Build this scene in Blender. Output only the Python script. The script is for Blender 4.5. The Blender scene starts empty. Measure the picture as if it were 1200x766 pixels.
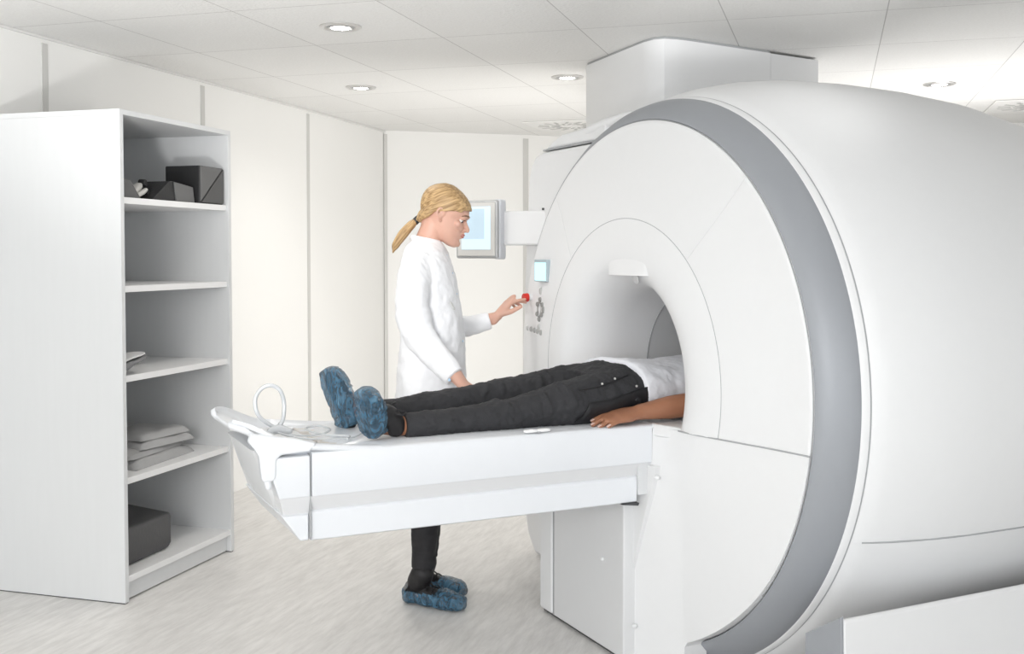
import bpy, bmesh, math, random
from mathutils import Vector, Matrix, noise, Euler
random.seed(7)
SC = bpy.context.scene
COL = SC.collection
PI = math.pi
R = math.radians

# ------------------------------------------------------------------ materials
MATS = {}
def mat(name, col, rough=.5, metal=0, spec=.5, noise_amt=0, noise_scale=30, bump=0, bump_scale=60, alpha=1, emit=0, emit_col=None, coat=0, trans=0, stretch=None, sss=0):
    if name in MATS: return MATS[name]
    m = bpy.data.materials.new(name); m.use_nodes = True
    nt = m.node_tree; b = nt.nodes['Principled BSDF']
    c = (*[x for x in col], 1)
    b.inputs['Base Color'].default_value = c
    b.inputs['Roughness'].default_value = rough
    b.inputs['Metallic'].default_value = metal
    b.inputs['Specular IOR Level'].default_value = spec
    b.inputs['Alpha'].default_value = alpha
    b.inputs['Coat Weight'].default_value = coat
    b.inputs['Transmission Weight'].default_value = trans
    if sss:
        b.inputs['Subsurface Weight'].default_value = sss
        b.inputs['Subsurface Radius'].default_value = (.012, .005, .003)
        b.inputs['Subsurface Scale'].default_value = 1
    if emit:
        b.inputs['Emission Color'].default_value = (*(emit_col or col), 1)
        b.inputs['Emission Strength'].default_value = emit
    tc = nt.nodes.new('ShaderNodeTexCoord'); mp = nt.nodes.new('ShaderNodeMapping')
    nt.links.new(tc.outputs['Object'], mp.inputs[0])
    if stretch: mp.inputs['Scale'].default_value = stretch
    if noise_amt or True:
        n = nt.nodes.new('ShaderNodeTexNoise'); n.inputs['Scale'].default_value = noise_scale; n.inputs['Detail'].default_value = 4
        nt.links.new(mp.outputs[0], n.inputs['Vector'])
        mx = nt.nodes.new('ShaderNodeMix'); mx.data_type = 'RGBA'
        a = max(noise_amt, .01)
        mx.inputs[6].default_value = (*[max(0, x*(1-a)) for x in col], 1)
        mx.inputs[7].default_value = (*[min(1, x*(1+a)) for x in col], 1)
        nt.links.new(n.outputs['Fac'], mx.inputs[0]); nt.links.new(mx.outputs[2], b.inputs['Base Color'])
    if bump:
        n2 = nt.nodes.new('ShaderNodeTexNoise'); n2.inputs['Scale'].default_value = bump_scale; n2.inputs['Detail'].default_value = 5
        nt.links.new(mp.outputs[0], n2.inputs['Vector'])
        bp = nt.nodes.new('ShaderNodeBump'); bp.inputs['Strength'].default_value = bump; bp.inputs['Distance'].default_value = .01
        nt.links.new(n2.outputs['Fac'], bp.inputs['Height']); nt.links.new(bp.outputs[0], b.inputs['Normal'])
    MATS[name] = m
    return m

def m_floor():
    m = bpy.data.materials.new('vinyl_floor'); m.use_nodes = True; nt = m.node_tree; b = nt.nodes['Principled BSDF']
    b.inputs['Roughness'].default_value = .42
    tc = nt.nodes.new('ShaderNodeTexCoord')
    cols = []
    for sc, st in (((42, 6.5, 1), 1.0), ((13, 2.4, 1), 1.0), ((2.2, 1.0, 1), 1.0)):
        mp = nt.nodes.new('ShaderNodeMapping'); mp.inputs['Scale'].default_value = sc
        mp.inputs['Rotation'].default_value = (0, 0, R(-24))
        n = nt.nodes.new('ShaderNodeTexNoise'); n.inputs['Scale'].default_value = st; n.inputs['Detail'].default_value = 5; n.inputs['Roughness'].default_value = .65
        nt.links.new(tc.outputs['Object'], mp.inputs[0]); nt.links.new(mp.outputs[0], n.inputs['Vector']); cols.append(n)
    ma = nt.nodes.new('ShaderNodeMath'); ma.operation = 'MULTIPLY_ADD'; ma.inputs[1].default_value = .6
    nt.links.new(cols[0].outputs['Fac'], ma.inputs[0])
    mb = nt.nodes.new('ShaderNodeMath'); mb.operation = 'MULTIPLY'; mb.inputs[1].default_value = .4
    nt.links.new(cols[1].outputs['Fac'], mb.inputs[0]); nt.links.new(mb.outputs[0], ma.inputs[2])
    rp = nt.nodes.new('ShaderNodeValToRGB')
    rp.color_ramp.elements[0].position = .36; rp.color_ramp.elements[0].color = (.64, .625, .605, 1)
    rp.color_ramp.elements[1].position = .60; rp.color_ramp.elements[1].color = (.80, .785, .765, 1)
    nt.links.new(ma.outputs[0], rp.inputs[0]); nt.links.new(rp.outputs[0], b.inputs['Base Color'])
    return m

TILE_A0, TILE_AW, TILE_B0, TILE_BW = -2.335, .633, 3.85, .735
def m_ceiling():
    m = bpy.data.materials.new('mineral_ceiling_tiles'); m.use_nodes = True; nt = m.node_tree; b = nt.nodes['Principled BSDF']
    b.inputs['Roughness'].default_value = .9; b.inputs['Specular IOR Level'].default_value = .2
    tc = nt.nodes.new('ShaderNodeTexCoord'); sp = nt.nodes.new('ShaderNodeSeparateXYZ'); nt.links.new(tc.outputs['Object'], sp.inputs[0])
    def M(op, a, bb=None):
        n = nt.nodes.new('ShaderNodeMath'); n.operation = op
        for i, v in enumerate((a, bb)):
            if v is None: continue
            if isinstance(v, (int, float)): n.inputs[i].default_value = v
            else: nt.links.new(v, n.inputs[i])
        return n.outputs[0]
    lines = []
    for out, o, w in ((sp.outputs[0], TILE_A0, TILE_AW), (sp.outputs[1], TILE_B0, TILE_BW)):
        t = M('FRACT', M('DIVIDE', M('SUBTRACT', out, o-10*w), w))
        d = M('MULTIPLY', M('ABSOLUTE', M('SUBTRACT', t, .5)), 1)      # .5 at the line
        lines.append(M('MULTIPLY', M('SUBTRACT', .5, d), w))
    dmin = M('MINIMUM', lines[0], lines[1])
    groove = M('LESS_THAN', dmin, .0022)
    cell = nt.nodes.new('ShaderNodeCombineXYZ')
    nt.links.new(M('FLOOR', M('DIVIDE', M('SUBTRACT', sp.outputs[0], TILE_A0-10*TILE_AW), TILE_AW)), cell.inputs[0])
    nt.links.new(M('FLOOR', M('DIVIDE', M('SUBTRACT', sp.outputs[1], TILE_B0-10*TILE_BW), TILE_BW)), cell.inputs[1])
    wn = nt.nodes.new('ShaderNodeTexWhiteNoise'); nt.links.new(cell.outputs[0], wn.inputs[0])
    n = nt.nodes.new('ShaderNodeTexNoise'); n.inputs['Scale'].default_value = 95; n.inputs['Detail'].default_value = 3
    nt.links.new(tc.outputs['Object'], n.inputs['Vector'])
    v = nt.nodes.new('ShaderNodeTexVoronoi'); v.inputs['Scale'].default_value = 60; nt.links.new(tc.outputs['Object'], v.inputs['Vector'])
    base = M('ADD', M('MULTIPLY', n.outputs['Fac'], .10), M('MULTIPLY', wn.outputs[0], .03))
    rp = nt.nodes.new('ShaderNodeValToRGB')
    rp.color_ramp.elements[0].position = 0; rp.color_ramp.elements[0].color = (.73, .725, .71, 1)
    rp.color_ramp.elements[1].position = .12; rp.color_ramp.elements[1].color = (.86, .855, .84, 1)
    nt.links.new(base, rp.inputs[0])
    mx = nt.nodes.new('ShaderNodeMix'); mx.data_type = 'RGBA'; nt.links.new(groove, mx.inputs[0])
    nt.links.new(rp.outputs[0], mx.inputs[6]); mx.inputs[7].default_value = (.50, .49, .48, 1)
    nt.links.new(mx.outputs[2], b.inputs['Base Color'])
    bp = nt.nodes.new('ShaderNodeBump'); bp.inputs['Strength'].default_value = .35; bp.inputs['Distance'].default_value = .006
    hh = M('ADD', M('MULTIPLY', v.outputs['Distance'], .8), n.outputs['Fac'])
    nt.links.new(hh, bp.inputs['Height']); nt.links.new(bp.outputs[0], b.inputs['Normal'])
    return m

def m_hair(theta=20):
    m = bpy.data.materials.new('blonde_hair'); m.use_nodes = True; nt = m.node_tree; b = nt.nodes['Principled BSDF']
    b.inputs['Roughness'].default_value = .55
    tc = nt.nodes.new('ShaderNodeTexCoord'); mp = nt.nodes.new('ShaderNodeMapping')
    mp.inputs['Scale'].default_value = (7, 95, 150)
    m0 = nt.nodes.new('ShaderNodeMapping'); m0.inputs['Rotation'].default_value = (0, R(theta), 0)
    nt.links.new(tc.outputs['Object'], m0.inputs[0]); nt.links.new(m0.outputs[0], mp.inputs[0])
    n = nt.nodes.new('ShaderNodeTexNoise'); n.inputs['Scale'].default_value = 1; n.inputs['Detail'].default_value = 4
    nt.links.new(mp.outputs[0], n.inputs['Vector'])
    rp = nt.nodes.new('ShaderNodeValToRGB')
    rp.color_ramp.elements[0].position = .32; rp.color_ramp.elements[0].color = (.26, .15, .062, 1)
    rp.color_ramp.elements[1].position = .66; rp.color_ramp.elements[1].color = (.62, .42, .21, 1)
    nt.links.new(n.outputs['Fac'], rp.inputs[0]); nt.links.new(rp.outputs[0], b.inputs['Base Color'])
    bp = nt.nodes.new('ShaderNodeBump'); bp.inputs['Strength'].default_value = .25; bp.inputs['Distance'].default_value = .003
    nt.links.new(n.outputs['Fac'], bp.inputs['Height']); nt.links.new(bp.outputs[0], b.inputs['Normal'])
    return m

WALL = mat('painted_wall_panels', (.86, .855, .835), .6, noise_scale=3, noise_amt=.012)
TRIM = mat('grey_joint_strip', (.60, .595, .575), .5)
SHELFM = mat('white_melamine', (.72, .73, .735), .38, noise_amt=.02, noise_scale=6, stretch=(6, 6, .6))
SHELF_EDGE = mat('white_edge_band', (.86, .86, .86), .35)
PLASTIC = mat('scanner_white_plastic', (.815, .82, .825), .48)
PLASTIC2 = mat('scanner_panel_grey_white', (.74, .745, .75), .4)
SILVER = mat('silver_painted_ring', (.33, .345, .37), .45, metal=.12)
SEAM = mat('panel_gap', (.40, .41, .42), .6)
DGAP = mat('dark_gap', (.07, .07, .075), .6)
BORE = mat('bore_liner', (.62, .625, .63), .4)
TABLEM = mat('table_gloss_white', (.81, .83, .86), .28, coat=.2)
TABLEG = mat('table_under_grey', (.70, .71, .72), .45)
GROOVEM = mat('table_groove', (.74, .745, .755), .45)
DFOAM = mat('black_vinyl_foam', (.020, .020, .021), .5, bump=.15, bump_scale=90)
GFOAM = mat('dark_grey_vinyl', (.075, .075, .077), .5, bump=.1, bump_scale=70)
MFOAM = mat('mid_grey_foam', (.12, .12, .12), .6, bump=.1)
LINEN = mat('grey_linen', (.42, .42, .42), .85, bump=.6, bump_scale=22, noise_amt=.08, noise_scale=12)
CREAM = mat('cream_plastic', (.66, .65, .62), .4)
COATM = mat('white_coat_cloth', (.91, .915, .935), .75, bump=.25, bump_scale=18)
SKIN = mat('fair_skin', (.66, .39, .30), .5, noise_amt=.06, noise_scale=18, sss=.15)
SKIN2 = mat('brown_skin', (.35, .155, .085), .45, noise_amt=.12, noise_scale=22, sss=.08)
NAIL2 = mat('pale_nail', (.68, .48, .42), .3)
PANTS = mat('charcoal_jersey', (.028, .028, .031), .85, bump=.5, bump_scale=35, noise_amt=.2, noise_scale=14)
BLACKP = mat('black_panel_fabric', (.008, .008, .010), .6, bump=.2)
LEGGING = mat('black_trouser_cloth', (.016, .015, .017), .75, bump=.3, bump_scale=30)
SHOEM = mat('black_shoe', (.012, .011, .012), .55, bump=.2)
TSHIRT = mat('white_tshirt', (.80, .81, .85), .8, bump=.5, bump_scale=14)
CHROME = mat('brushed_metal_rim', (.62, .61, .60), .3, metal=.7)
LAMP = mat('glowing_lamp', (1, .98, .95), .4, emit=14, emit_col=(1, .97, .92))
SCREENF = mat('monitor_silver_grey', (.50, .505, .51), .35, metal=.3)
SCREENB = mat('monitor_cream_bezel', (.74, .73, .70), .45)
RED = mat('red_button', (.62, .03, .02), .35)
ICON = mat('control_marks_grey', (.30, .30, .29), .5)
ICONL = mat('control_marks_light', (.50, .50, .49), .5)
TUBEM = mat('clear_grey_tubing', (.62, .64, .66), .25, coat=.4)
PAPER = mat('beige_paper_sheet', (.70, .67, .63), .8, bump=.3)
LIPM = mat('lips', (.52, .18, .15), .45)
BROW = mat('light_brown_brow', (.20, .12, .07), .8)
EYEW = mat('eye_white', (.75, .72, .68), .3)
EYED = mat('dark_iris', (.05, .045, .05), .2)
SNAP = mat('blue_snap_button', (.45, .62, .80), .35)
SCREENL = mat('lit_screen', (.45, .58, .66), .3, emit=.55, emit_col=(.70, .86, .95))
SCREEND = mat('lit_screen_panel', (.40, .52, .60), .3, emit=.42, emit_col=(.62, .76, .86))
DISPM = mat('lit_cyan_display', (.40, .65, .70), .3, emit=.55, emit_col=(.62, .92, .97))

def m_cover():
    m = bpy.data.materials.new('blue_plastic_film'); m.use_nodes = True; nt = m.node_tree; b = nt.nodes['Principled BSDF']
    b.inputs['Roughness'].default_value = .13
    b.inputs['Alpha'].default_value = .72
    tc = nt.nodes.new('ShaderNodeTexCoord'); mp = nt.nodes.new('ShaderNodeMapping'); mp.inputs['Scale'].default_value = (34, 34, 15)
    nt.links.new(tc.outputs['Object'], mp.inputs[0])
    n = nt.nodes.new('ShaderNodeTexNoise'); n.inputs['Scale'].default_value = 1.2; n.inputs['Detail'].default_value = 3; n.inputs['Distortion'].default_value = 1.5
    nt.links.new(mp.outputs[0], n.inputs['Vector'])
    rp = nt.nodes.new('ShaderNodeValToRGB')
    rp.color_ramp.elements[0].position = .35; rp.color_ramp.elements[0].color = (.038, .085, .135, 1)
    rp.color_ramp.elements[1].position = .68; rp.color_ramp.elements[1].color = (.105, .25, .38, 1)
    e3 = rp.color_ramp.elements.new(.80); e3.color = (.32, .55, .70, 1)
    nt.links.new(n.outputs['Fac'], rp.inputs[0]); nt.links.new(rp.outputs[0], b.inputs['Base Color'])
    bp = nt.nodes.new('ShaderNodeBump'); bp.inputs['Strength'].default_value = 1; bp.inputs['Distance'].default_value = .02
    nt.links.new(n.outputs['Fac'], bp.inputs['Height']); nt.links.new(bp.outputs[0], b.inputs['Normal'])
    return m
COVER = m_cover(); FLOORM = m_floor(); CEILM = m_ceiling(); HAIR = m_hair(); HAIRP = m_hair(-52+104)
FILMG = mat('film_gloss_patch', (.45, .68, .82), .15, coat=.5)

# ------------------------------------------------------------------ mesh helpers
def link(o, parent=None):
    COL.objects.link(o)
    if parent is not None: o.parent = parent
    return o
def finish(bm, name, m, parent=None, smooth=35, bevel=0, mods=None, recalc=True, seg=3):
    if recalc: bmesh.ops.recalc_face_normals(bm, faces=bm.faces)
    me = bpy.data.meshes.new(name)
    if smooth is not None:
        a = R(smooth)
        for f in bm.faces: f.smooth = True
        for e in bm.edges:
            if len(e.link_faces) == 2:
                e.smooth = e.calc_face_angle(0) < a
    bm.to_mesh(me); bm.free()
    me.materials.append(m)
    o = bpy.data.objects.new(name, me); link(o, parent)
    if bevel:
        b = o.modifiers.new('b', 'BEVEL'); b.width = bevel; b.segments = seg; b.limit_method = 'ANGLE'; b.angle_limit = R(30); b.harden_normals = True
    return o
def thing(name, label, cat, loc=(0, 0, 0), rz=0, group=None):
    o = bpy.data.objects.new(name, None); COL.objects.link(o); o.empty_display_size = .1
    o.location = loc; o.rotation_euler = (0, 0, rz); o['label'] = label; o['category'] = cat
    if group: o['group'] = group
    return o
def tag(o, label, cat, group=None):
    o['label'] = label; o['category'] = cat
    if group: o['group'] = group
    return o
def struct(o): o['kind'] = 'structure'; return o

def add_poly_prism(bm, pts, axis, lo, hi):
    """extrude a 2-D polygon: axis 'x' (pts are y,z), 'y' (x,z) or 'z' (x,y)"""
    def P(p, t):
        return {'x': (t, p[0], p[1]), 'y': (p[0], t, p[1]), 'z': (p[0], p[1], t)}[axis]
    a = [bm.verts.new(P(p, lo)) for p in pts]; b = [bm.verts.new(P(p, hi)) for p in pts]
    n = len(pts)
    bm.faces.new(a[::-1]); bm.faces.new(b)
    for i in range(n): bm.faces.new((a[i], a[(i+1) % n], b[(i+1) % n], b[i]))
def add_box(bm, x0, x1, y0, y1, z0, z1):
    add_poly_prism(bm, [(x0, y0), (x1, y0), (x1, y1), (x0, y1)], 'z', z0, z1)
def box(name, x0, x1, y0, y1, z0, z1, m, parent=None, bevel=.002):
    bm = bmesh.new(); add_box(bm, x0, x1, y0, y1, z0, z1)
    return finish(bm, name, m, parent, bevel=bevel)
def loft(bm, rings, cap=True, closed=True):
    rr = [[bm.verts.new(p) for p in r] for r in rings]
    n = len(rr[0])
    for a, b in zip(rr, rr[1:]):
        for i in range(n if closed else n-1):
            bm.faces.new((a[i], a[(i+1) % n], b[(i+1) % n], b[i]))
    if cap and closed:
        bm.faces.new(rr[0][::-1]); bm.faces.new(rr[-1])
    return rr
def limb(bm, pts, rad, ref=(0, 0, 1), n=16, round_ends=True, sq=1.0):
    """tapered limb through pts; rad items r or (ra, rb): ra along ref side, rb across"""
    pts = [Vector(p) for p in pts]; rad = [(r, r) if isinstance(r, (int, float)) else r for r in rad]
    # subdivide with catmull-rom
    P = []; Q = []
    m = len(pts)
    for i in range(m-1):
        p0 = pts[max(i-1, 0)]; p1 = pts[i]; p2 = pts[i+1]; p3 = pts[min(i+2, m-1)]
        k = 5
        for j in range(k):
            t = j/k
            P.append(.5*((2*p1)+(-p0+p2)*t+(2*p0-5*p1+4*p2-p3)*t*t+(-p0+3*p1-3*p2+p3)*t**3))
            s = t*t*(3-2*t)
            Q.append(tuple(rad[i][c]*(1-s)+rad[i+1][c]*s for c in (0, 1)))
    P.append(pts[-1]); Q.append(rad[-1])
    rings = []
    N = len(P)
    ref = Vector(ref)
    def ring(c, t, ra, rb):
        side = t.cross(ref)
        if side.length < 1e-4: side = t.orthogonal()
        side.normalize(); up = side.cross(t).normalized()
        out = []
        for q in range(n):
            a = 2*PI*q/n; ca, sa = math.cos(a), math.sin(a)
            if sq != 1: ca = math.copysign(abs(ca)**sq, ca); sa = math.copysign(abs(sa)**sq, sa)
            out.append(c+up*(ra*ca)+side*(rb*sa))
        return out
    for i in range(N):
        t = (P[min(i+1, N-1)]-P[max(i-1, 0)]).normalized()
        if i == 0 and round_ends:
            for f in (.98, .8, .45):
                rings.append(ring(P[0]-t*max(Q[0])*f, t, Q[0][0]*math.sqrt(1-f*f), Q[0][1]*math.sqrt(1-f*f)))
        rings.append(ring(P[i], t, *Q[i]))
        if i == N-1 and round_ends:
            for f in (.45, .8, .98):
                rings.append(ring(P[i]+t*max(Q[i])*f, t, Q[i][0]*math.sqrt(1-f*f), Q[i][1]*math.sqrt(1-f*f)))
    loft(bm, rings)
def tube(bm, pts, r, n=8, smooth=True):
    limb(bm, pts, [r]*len(pts), ref=(.13, .21, .97), n=n, round_ends=False) if smooth else None
def lathe_x(bm, prof, n=128, yc=0, zc=0, closed_prof=False):
    rr = []
    for x, r in prof:
        rr.append([bm.verts.new((x, yc+r*math.cos(2*PI*i/n), zc+r*math.sin(2*PI*i/n))) for i in range(n)])
    pairs = list(zip(rr, rr[1:]))
    if closed_prof: pairs.append((rr[-1], rr[0]))
    for a, b in pairs:
        for i in range(n): bm.faces.new((a[i], a[(i+1) % n], b[(i+1) % n], b[i]))
def lathe_z(bm, prof, n=32, c=(0, 0)):
    rr = [[bm.verts.new((c[0]+r*math.cos(2*PI*i/n), c[1]+r*math.sin(2*PI*i/n), z)) for i in range(n)] for r, z in prof]
    for a, b in zip(rr, rr[1:]):
        for i in range(n): bm.faces.new((a[i], a[(i+1) % n], b[(i+1) % n], b[i]))
    bm.faces.new(rr[0][::-1]); bm.faces.new(rr[-1])
def cut(bm, co, no, fill=False):
    """remove everything on the +no side"""
    g = bm.verts[:]+bm.edges[:]+bm.faces[:]
    r = bmesh.ops.bisect_plane(bm, geom=g, plane_co=co, plane_no=no, clear_outer=True)
    if fill:
        es = [e for e in r['geom_cut'] if isinstance(e, bmesh.types.BMEdge)]
        bmesh.ops.holes_fill(bm, edges=es, sides=0)
def remesh(o, vox, smooth=4, fac=.5):
    r = o.modifiers.new('r', 'REMESH'); r.mode = 'VOXEL'; r.voxel_size = vox; r.use_smooth_shade = True
    if smooth:
        s = o.modifiers.new('s', 'SMOOTH'); s.iterations = smooth; s.factor = fac
def wrinkle(o, strength, size, direction=None, depth=2):
    t = bpy.data.textures.new('fold', 'CLOUDS'); t.noise_scale = size; t.noise_depth = depth
    d = o.modifiers.new('d', 'DISPLACE'); d.texture = t; d.strength = strength; d.mid_level = .5
    d.texture_coords = 'LOCAL'

# ------------------------------------------------------------------ camera  (1200 x 766 frame)
FPX = 1255.0; CH = 1.42; PITCH = R(2.0); HOR = 298.0
cam_d = bpy.data.cameras.new('camera'); cam = bpy.data.objects.new('camera', cam_d); COL.objects.link(cam)
cam.location = (0, 0, CH); cam.rotation_euler = (PI/2-PITCH, 0, 0)
cam_d.sensor_width = 36; cam_d.lens = FPX/1200*36
cam_d.shift_y = -((383-HOR)-FPX*math.tan(PITCH))/1200
cam_d.clip_start = .05
SC.camera = cam

# ------------------------------------------------------------------ room (room frame: x lateral, y depth)
RA = R(-16.7)
HC = 2.40
def room(a, b, z=0):
    c, s = math.cos(RA), math.sin(RA)
    return Vector((a*c-b*s, a*s+b*c, z))
def rotroom(o):
    o.rotation_euler = (0, 0, RA); return o
WL = -3.418          # left wall plane (room x)
bm = bmesh.new(); add_box(bm, WL-.1, 6.5, -3, 9.4, -.1, 0)
struct(rotroom(finish(bm, 'floor', FLOORM, smooth=None)))
bm = bmesh.new(); add_box(bm, WL-.1, 6.5, -3, 9.4, HC, HC+.1)
struct(rotroom(finish(bm, 'ceiling', CEILM, smooth=None)))
# left wall, built of tall panels with recessed grey joint strips
bm = bmesh.new(); add_box(bm, WL-.1, WL, -3, 7.90, 0, HC)
struct(rotroom(finish(bm, 'wall_left', WALL, smooth=None)))
seams = [4.052, 5.315, 6.58]
for i, b in enumerate([1.53, 2.79]+seams):
    bm = bmesh.new(); add_box(bm, WL-.001, WL+.004, b-.019, b+.019, 0, HC-.03)
    struct(rotroom(finish(bm, 'trim_%d' % (i+1), TRIM, smooth=None)))
# back wall runs slightly oblique behind the scanner and then squares up
def wall_seg(name, p, q, th=.1):
    p = Vector(p); q = Vector(q); d = (q-p).normalized(); nrm = Vector((-d.y, d.x))*th
    bm = bmesh.new()
    add_poly_prism(bm, [tuple(p), tuple(q), tuple(q+nrm), tuple(p+nrm)], 'z', 0, HC)
    return struct(finish(bm, name, WALL, smooth=None))
c0 = room(WL, 7.86); P0 = (c0.x, c0.y); P1 = (.60, 8.985); P2 = (6.0, 7.33)
wall_seg('wall_back', P0, P1); wall_seg('wall_rear', P1, P2)
bm = bmesh.new(); add_box(bm, 3.5, 3.6, .6, 8.75, 0, HC); struct(rotroom(finish(bm, 'wall_right', WALL, smooth=None)))
# joint strip at the corner and one on the back wall
def strip_at(name, x, y, w, ang):
    bm = bmesh.new(); add_box(bm, -w/2, w/2, -.006, .006, 0, HC-.03)
    o = struct(finish(bm, name, TRIM, smooth=None)); o.location = (x, y, 0); o.rotation_euler = (0, 0, ang)
ab = math.atan2(P1[1]-P0[1], P1[0]-P0[0])
strip_at('trim_6', P0[0]+.014, P0[1]-.004, .026, ab)
k = (.112-P0[0])/(P1[0]-P0[0]); strip_at('trim_7', .112, P0[1]+k*(P1[1]-P0[1]), .045, ab)
# slim shadow-gap angle where the left wall meets the ceiling
bm = bmesh.new(); add_box(bm, WL, WL+.014, -3, 7.86, HC-.012, HC-.001)
struct(rotroom(finish(bm, 'trim_8', mat('ceiling_angle', (.74, .735, .72), .5), smooth=None)))

# ------------------------------------------------------------------ downlights and vents
def downlight(x, y, label):
    t = thing('downlight', label, 'ceiling light', (x, y, HC), 0, 'recessed round ceiling downlights')
    bm = bmesh.new(); n = 40
    prof = [(.090, 0.0), (.090, -.004), (.084, -.008), (.070, -.008), (.064, -.003), (.064, -.001)]
    rr = [[bm.verts.new((r*math.cos(2*PI*i/n), r*math.sin(2*PI*i/n), z)) for i in range(n)] for r, z in prof]
    for a, b in zip(rr, rr[1:]):
        for i in range(n): bm.faces.new((a[i], a[(i+1) % n], b[(i+1) % n], b[i]))
    finish(bm, 'trim_ring', CHROME, t)
    bm = bmesh.new()
    prof = [(.064, -.002), (.055, -.010), (.048, -.010), (.042, -.004)]
    rr = [[bm.verts.new((r*math.cos(2*PI*i/n), r*math.sin(2*PI*i/n), z)) for i in range(n)] for r, z in prof]
    for a, b in zip(rr, rr[1:]):
        for i in range(n): bm.faces.new((a[i], a[(i+1) % n], b[(i+1) % n], b[i]))
    finish(bm, 'gimbal_ring', mat('downlight_grey_ring', (.42, .42, .42), .35, metal=.5), t)
    bm = bmesh.new(); lathe_z(bm, [(.042, -.002), (.040, -.008), (.02, -.011), (.004, -.012)], 32)
    finish(bm, 'lamp', LAMP, t)
    ld = bpy.data.lights.new('downlight_beam', 'SPOT'); ld.energy = 18.5; ld.spot_size = R(150); ld.spot_blend = 1; ld.shadow_soft_size = .06
    ld.color = (1, .965, .92)
    lo = bpy.data.objects.new('downlight_beam', ld); COL.objects.link(lo); lo.location = (x, y, HC-.03)
    return t
downlight(-.738, 4.646, 'largest round recessed downlight, in the ceiling left of the woman')
downlight(-.886, 6.317, 'small round recessed downlight nearest the left wall, beyond the largest downlight')
downlight(.306, 5.954, 'round recessed downlight beside the white boxed duct above the scanner')
downlight(2.456, 6.191, 'round recessed downlight above the rear of the scanner, right of the boxed duct')

def vent(x, y, label, s=.30):
    t = thing('ceiling_vent', label, 'air vent', (x, y, HC-.001), RA, 'square ceiling air diffusers')
    bm = bmesh.new(); add_box(bm, -s, s, -s, s, -.008, 0)
    finish(bm, 'plate', mat('vent_white', (.80, .795, .78), .5), t, bevel=.003)
    bm = bmesh.new()
    for k in range(16):
        a = 2*PI*k/16
        for r0, r1 in ((.09, .15), (.17, .25)):
            c, sn = math.cos(a), math.sin(a); tx, ty = -sn, c; w = .011
            q = [(c*r0-tx*w, sn*r0-ty*w), (c*r1-tx*w+tx*.03, sn*r1-ty*w+ty*.03), (c*r1+tx*w+tx*.03, sn*r1+ty*w+ty*.03), (c*r0+tx*w, sn*r0+ty*w)]
            add_poly_prism(bm, q, 'z', -.0105, -.007)
    finish(bm, 'slots', mat('vent_slots', (.50, .50, .49), .6), t, smooth=None)
    return t
vent(.45, 8.15, 'square white ceiling air diffuser near the back wall, partly behind the boxed duct')
vent(3.45, 7.05, 'square white ceiling air diffuser at the far right above the scanner tail')

# ------------------------------------------------------------------ shelving unit (room frame, front-left-bottom corner as origin)
SX, SY = -2.738, 3.668      # front plane x, near side y
sh = thing('shelving_unit', 'tall open white melamine shelving unit against the left wall', 'shelf', room(SX, SY), RA)
W, D, Hs, T = .824, .672, 2.003, .024     # local: x from -D to 0 (0 = front), y 0..W
def spanel(name, x0, x1, y0, y1, z0, z1, m=SHELFM):
    return box(name, x0, x1, y0, y1, z0, z1, m, sh, bevel=.0015)
spanel('side_panel', -D, 0, 0, T, .004, Hs-.022)
spanel('side_panel', -D, 0, W-T, W, .004, Hs-.022)
spanel('top_panel', -D, 0, 0, W, Hs-.022, Hs)
spanel('back_panel', -D, -D+.012, T, W-T, .03, Hs-.022)
SHZ = [1.652, 1.292, .926, .508]
for z in SHZ: spanel('shelf', -D+.012, -.012, T, W-T, z-.026, z, SHELF_EDGE)
spanel('shelf', -D+.012, -.004, T, W-T, .082, .108, SHELF_EDGE)
spanel('plinth', -.045, -.025, T, W-T, .006, .082)
for y_ in (.002, W-T+.002):
    bm = bmesh.new(); add_box(bm, -D+.02, -.004, y_, y_+T-.004, 0, .004); finish(bm, 'foot_strip', DGAP, sh, smooth=None)
def S(x, y, z=0):            # shelf-local to world
    v = room(SX+x, SY+y); v.z = z; return v
Z1 = SHZ[0]; Z3 = SHZ[2]; Z4 = SHZ[3]; Z5 = .108
# black padded box, far end of the top shelf
t = thing('foam_box', 'black padded positioning box at the right end of the top shelf', 'foam block', S(0, 0, Z1), RA)
bm = bmesh.new(); add_box(bm, -.20, -.020, .592, .787, .001, .172)
finish(bm, 'block', DFOAM, t, bevel=.005)
bm = bmesh.new(); add_poly_prism(bm, [(.604, .006), (.784, .006), (.784, .166)], 'x', -.0205, -.015)
finish(bm, 'lower_flap', mat('flap_grey', (.085, .085, .085), .5), t, bevel=.002)
bm = bmesh.new(); add_poly_prism(bm, [(.595, .010), (.778, .170), (.595, .170)], 'x', -.0205, -.015)
finish(bm, 'upper_flap', mat('flap_grey2', (.13, .13, .13), .5), t, bevel=.002)
# low wedge beside it
t = thing('foam_wedge', 'low dark grey foam wedge leaning against the black box on the top shelf', 'foam block', S(0, 0, Z1), RA)
bm = bmesh.new(); add_poly_prism(bm, [(.27, .001), (.582, .001), (.570, .074), (.42, .090), (.40, .088)], 'x', -.17, -.045)
finish(bm, 'wedge_body', DFOAM, t, bevel=.004)
bm = bmesh.new(); add_poly_prism(bm, [(.44, .003), (.580, .003), (.568, .071), (.425, .086)], 'x', -.0455, -.038)
finish(bm, 'lit_face', mat('lit_vinyl_grey', (.14, .14, .14), .5), t, bevel=.002)  # front side painted paler, its shading put into the colour
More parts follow.
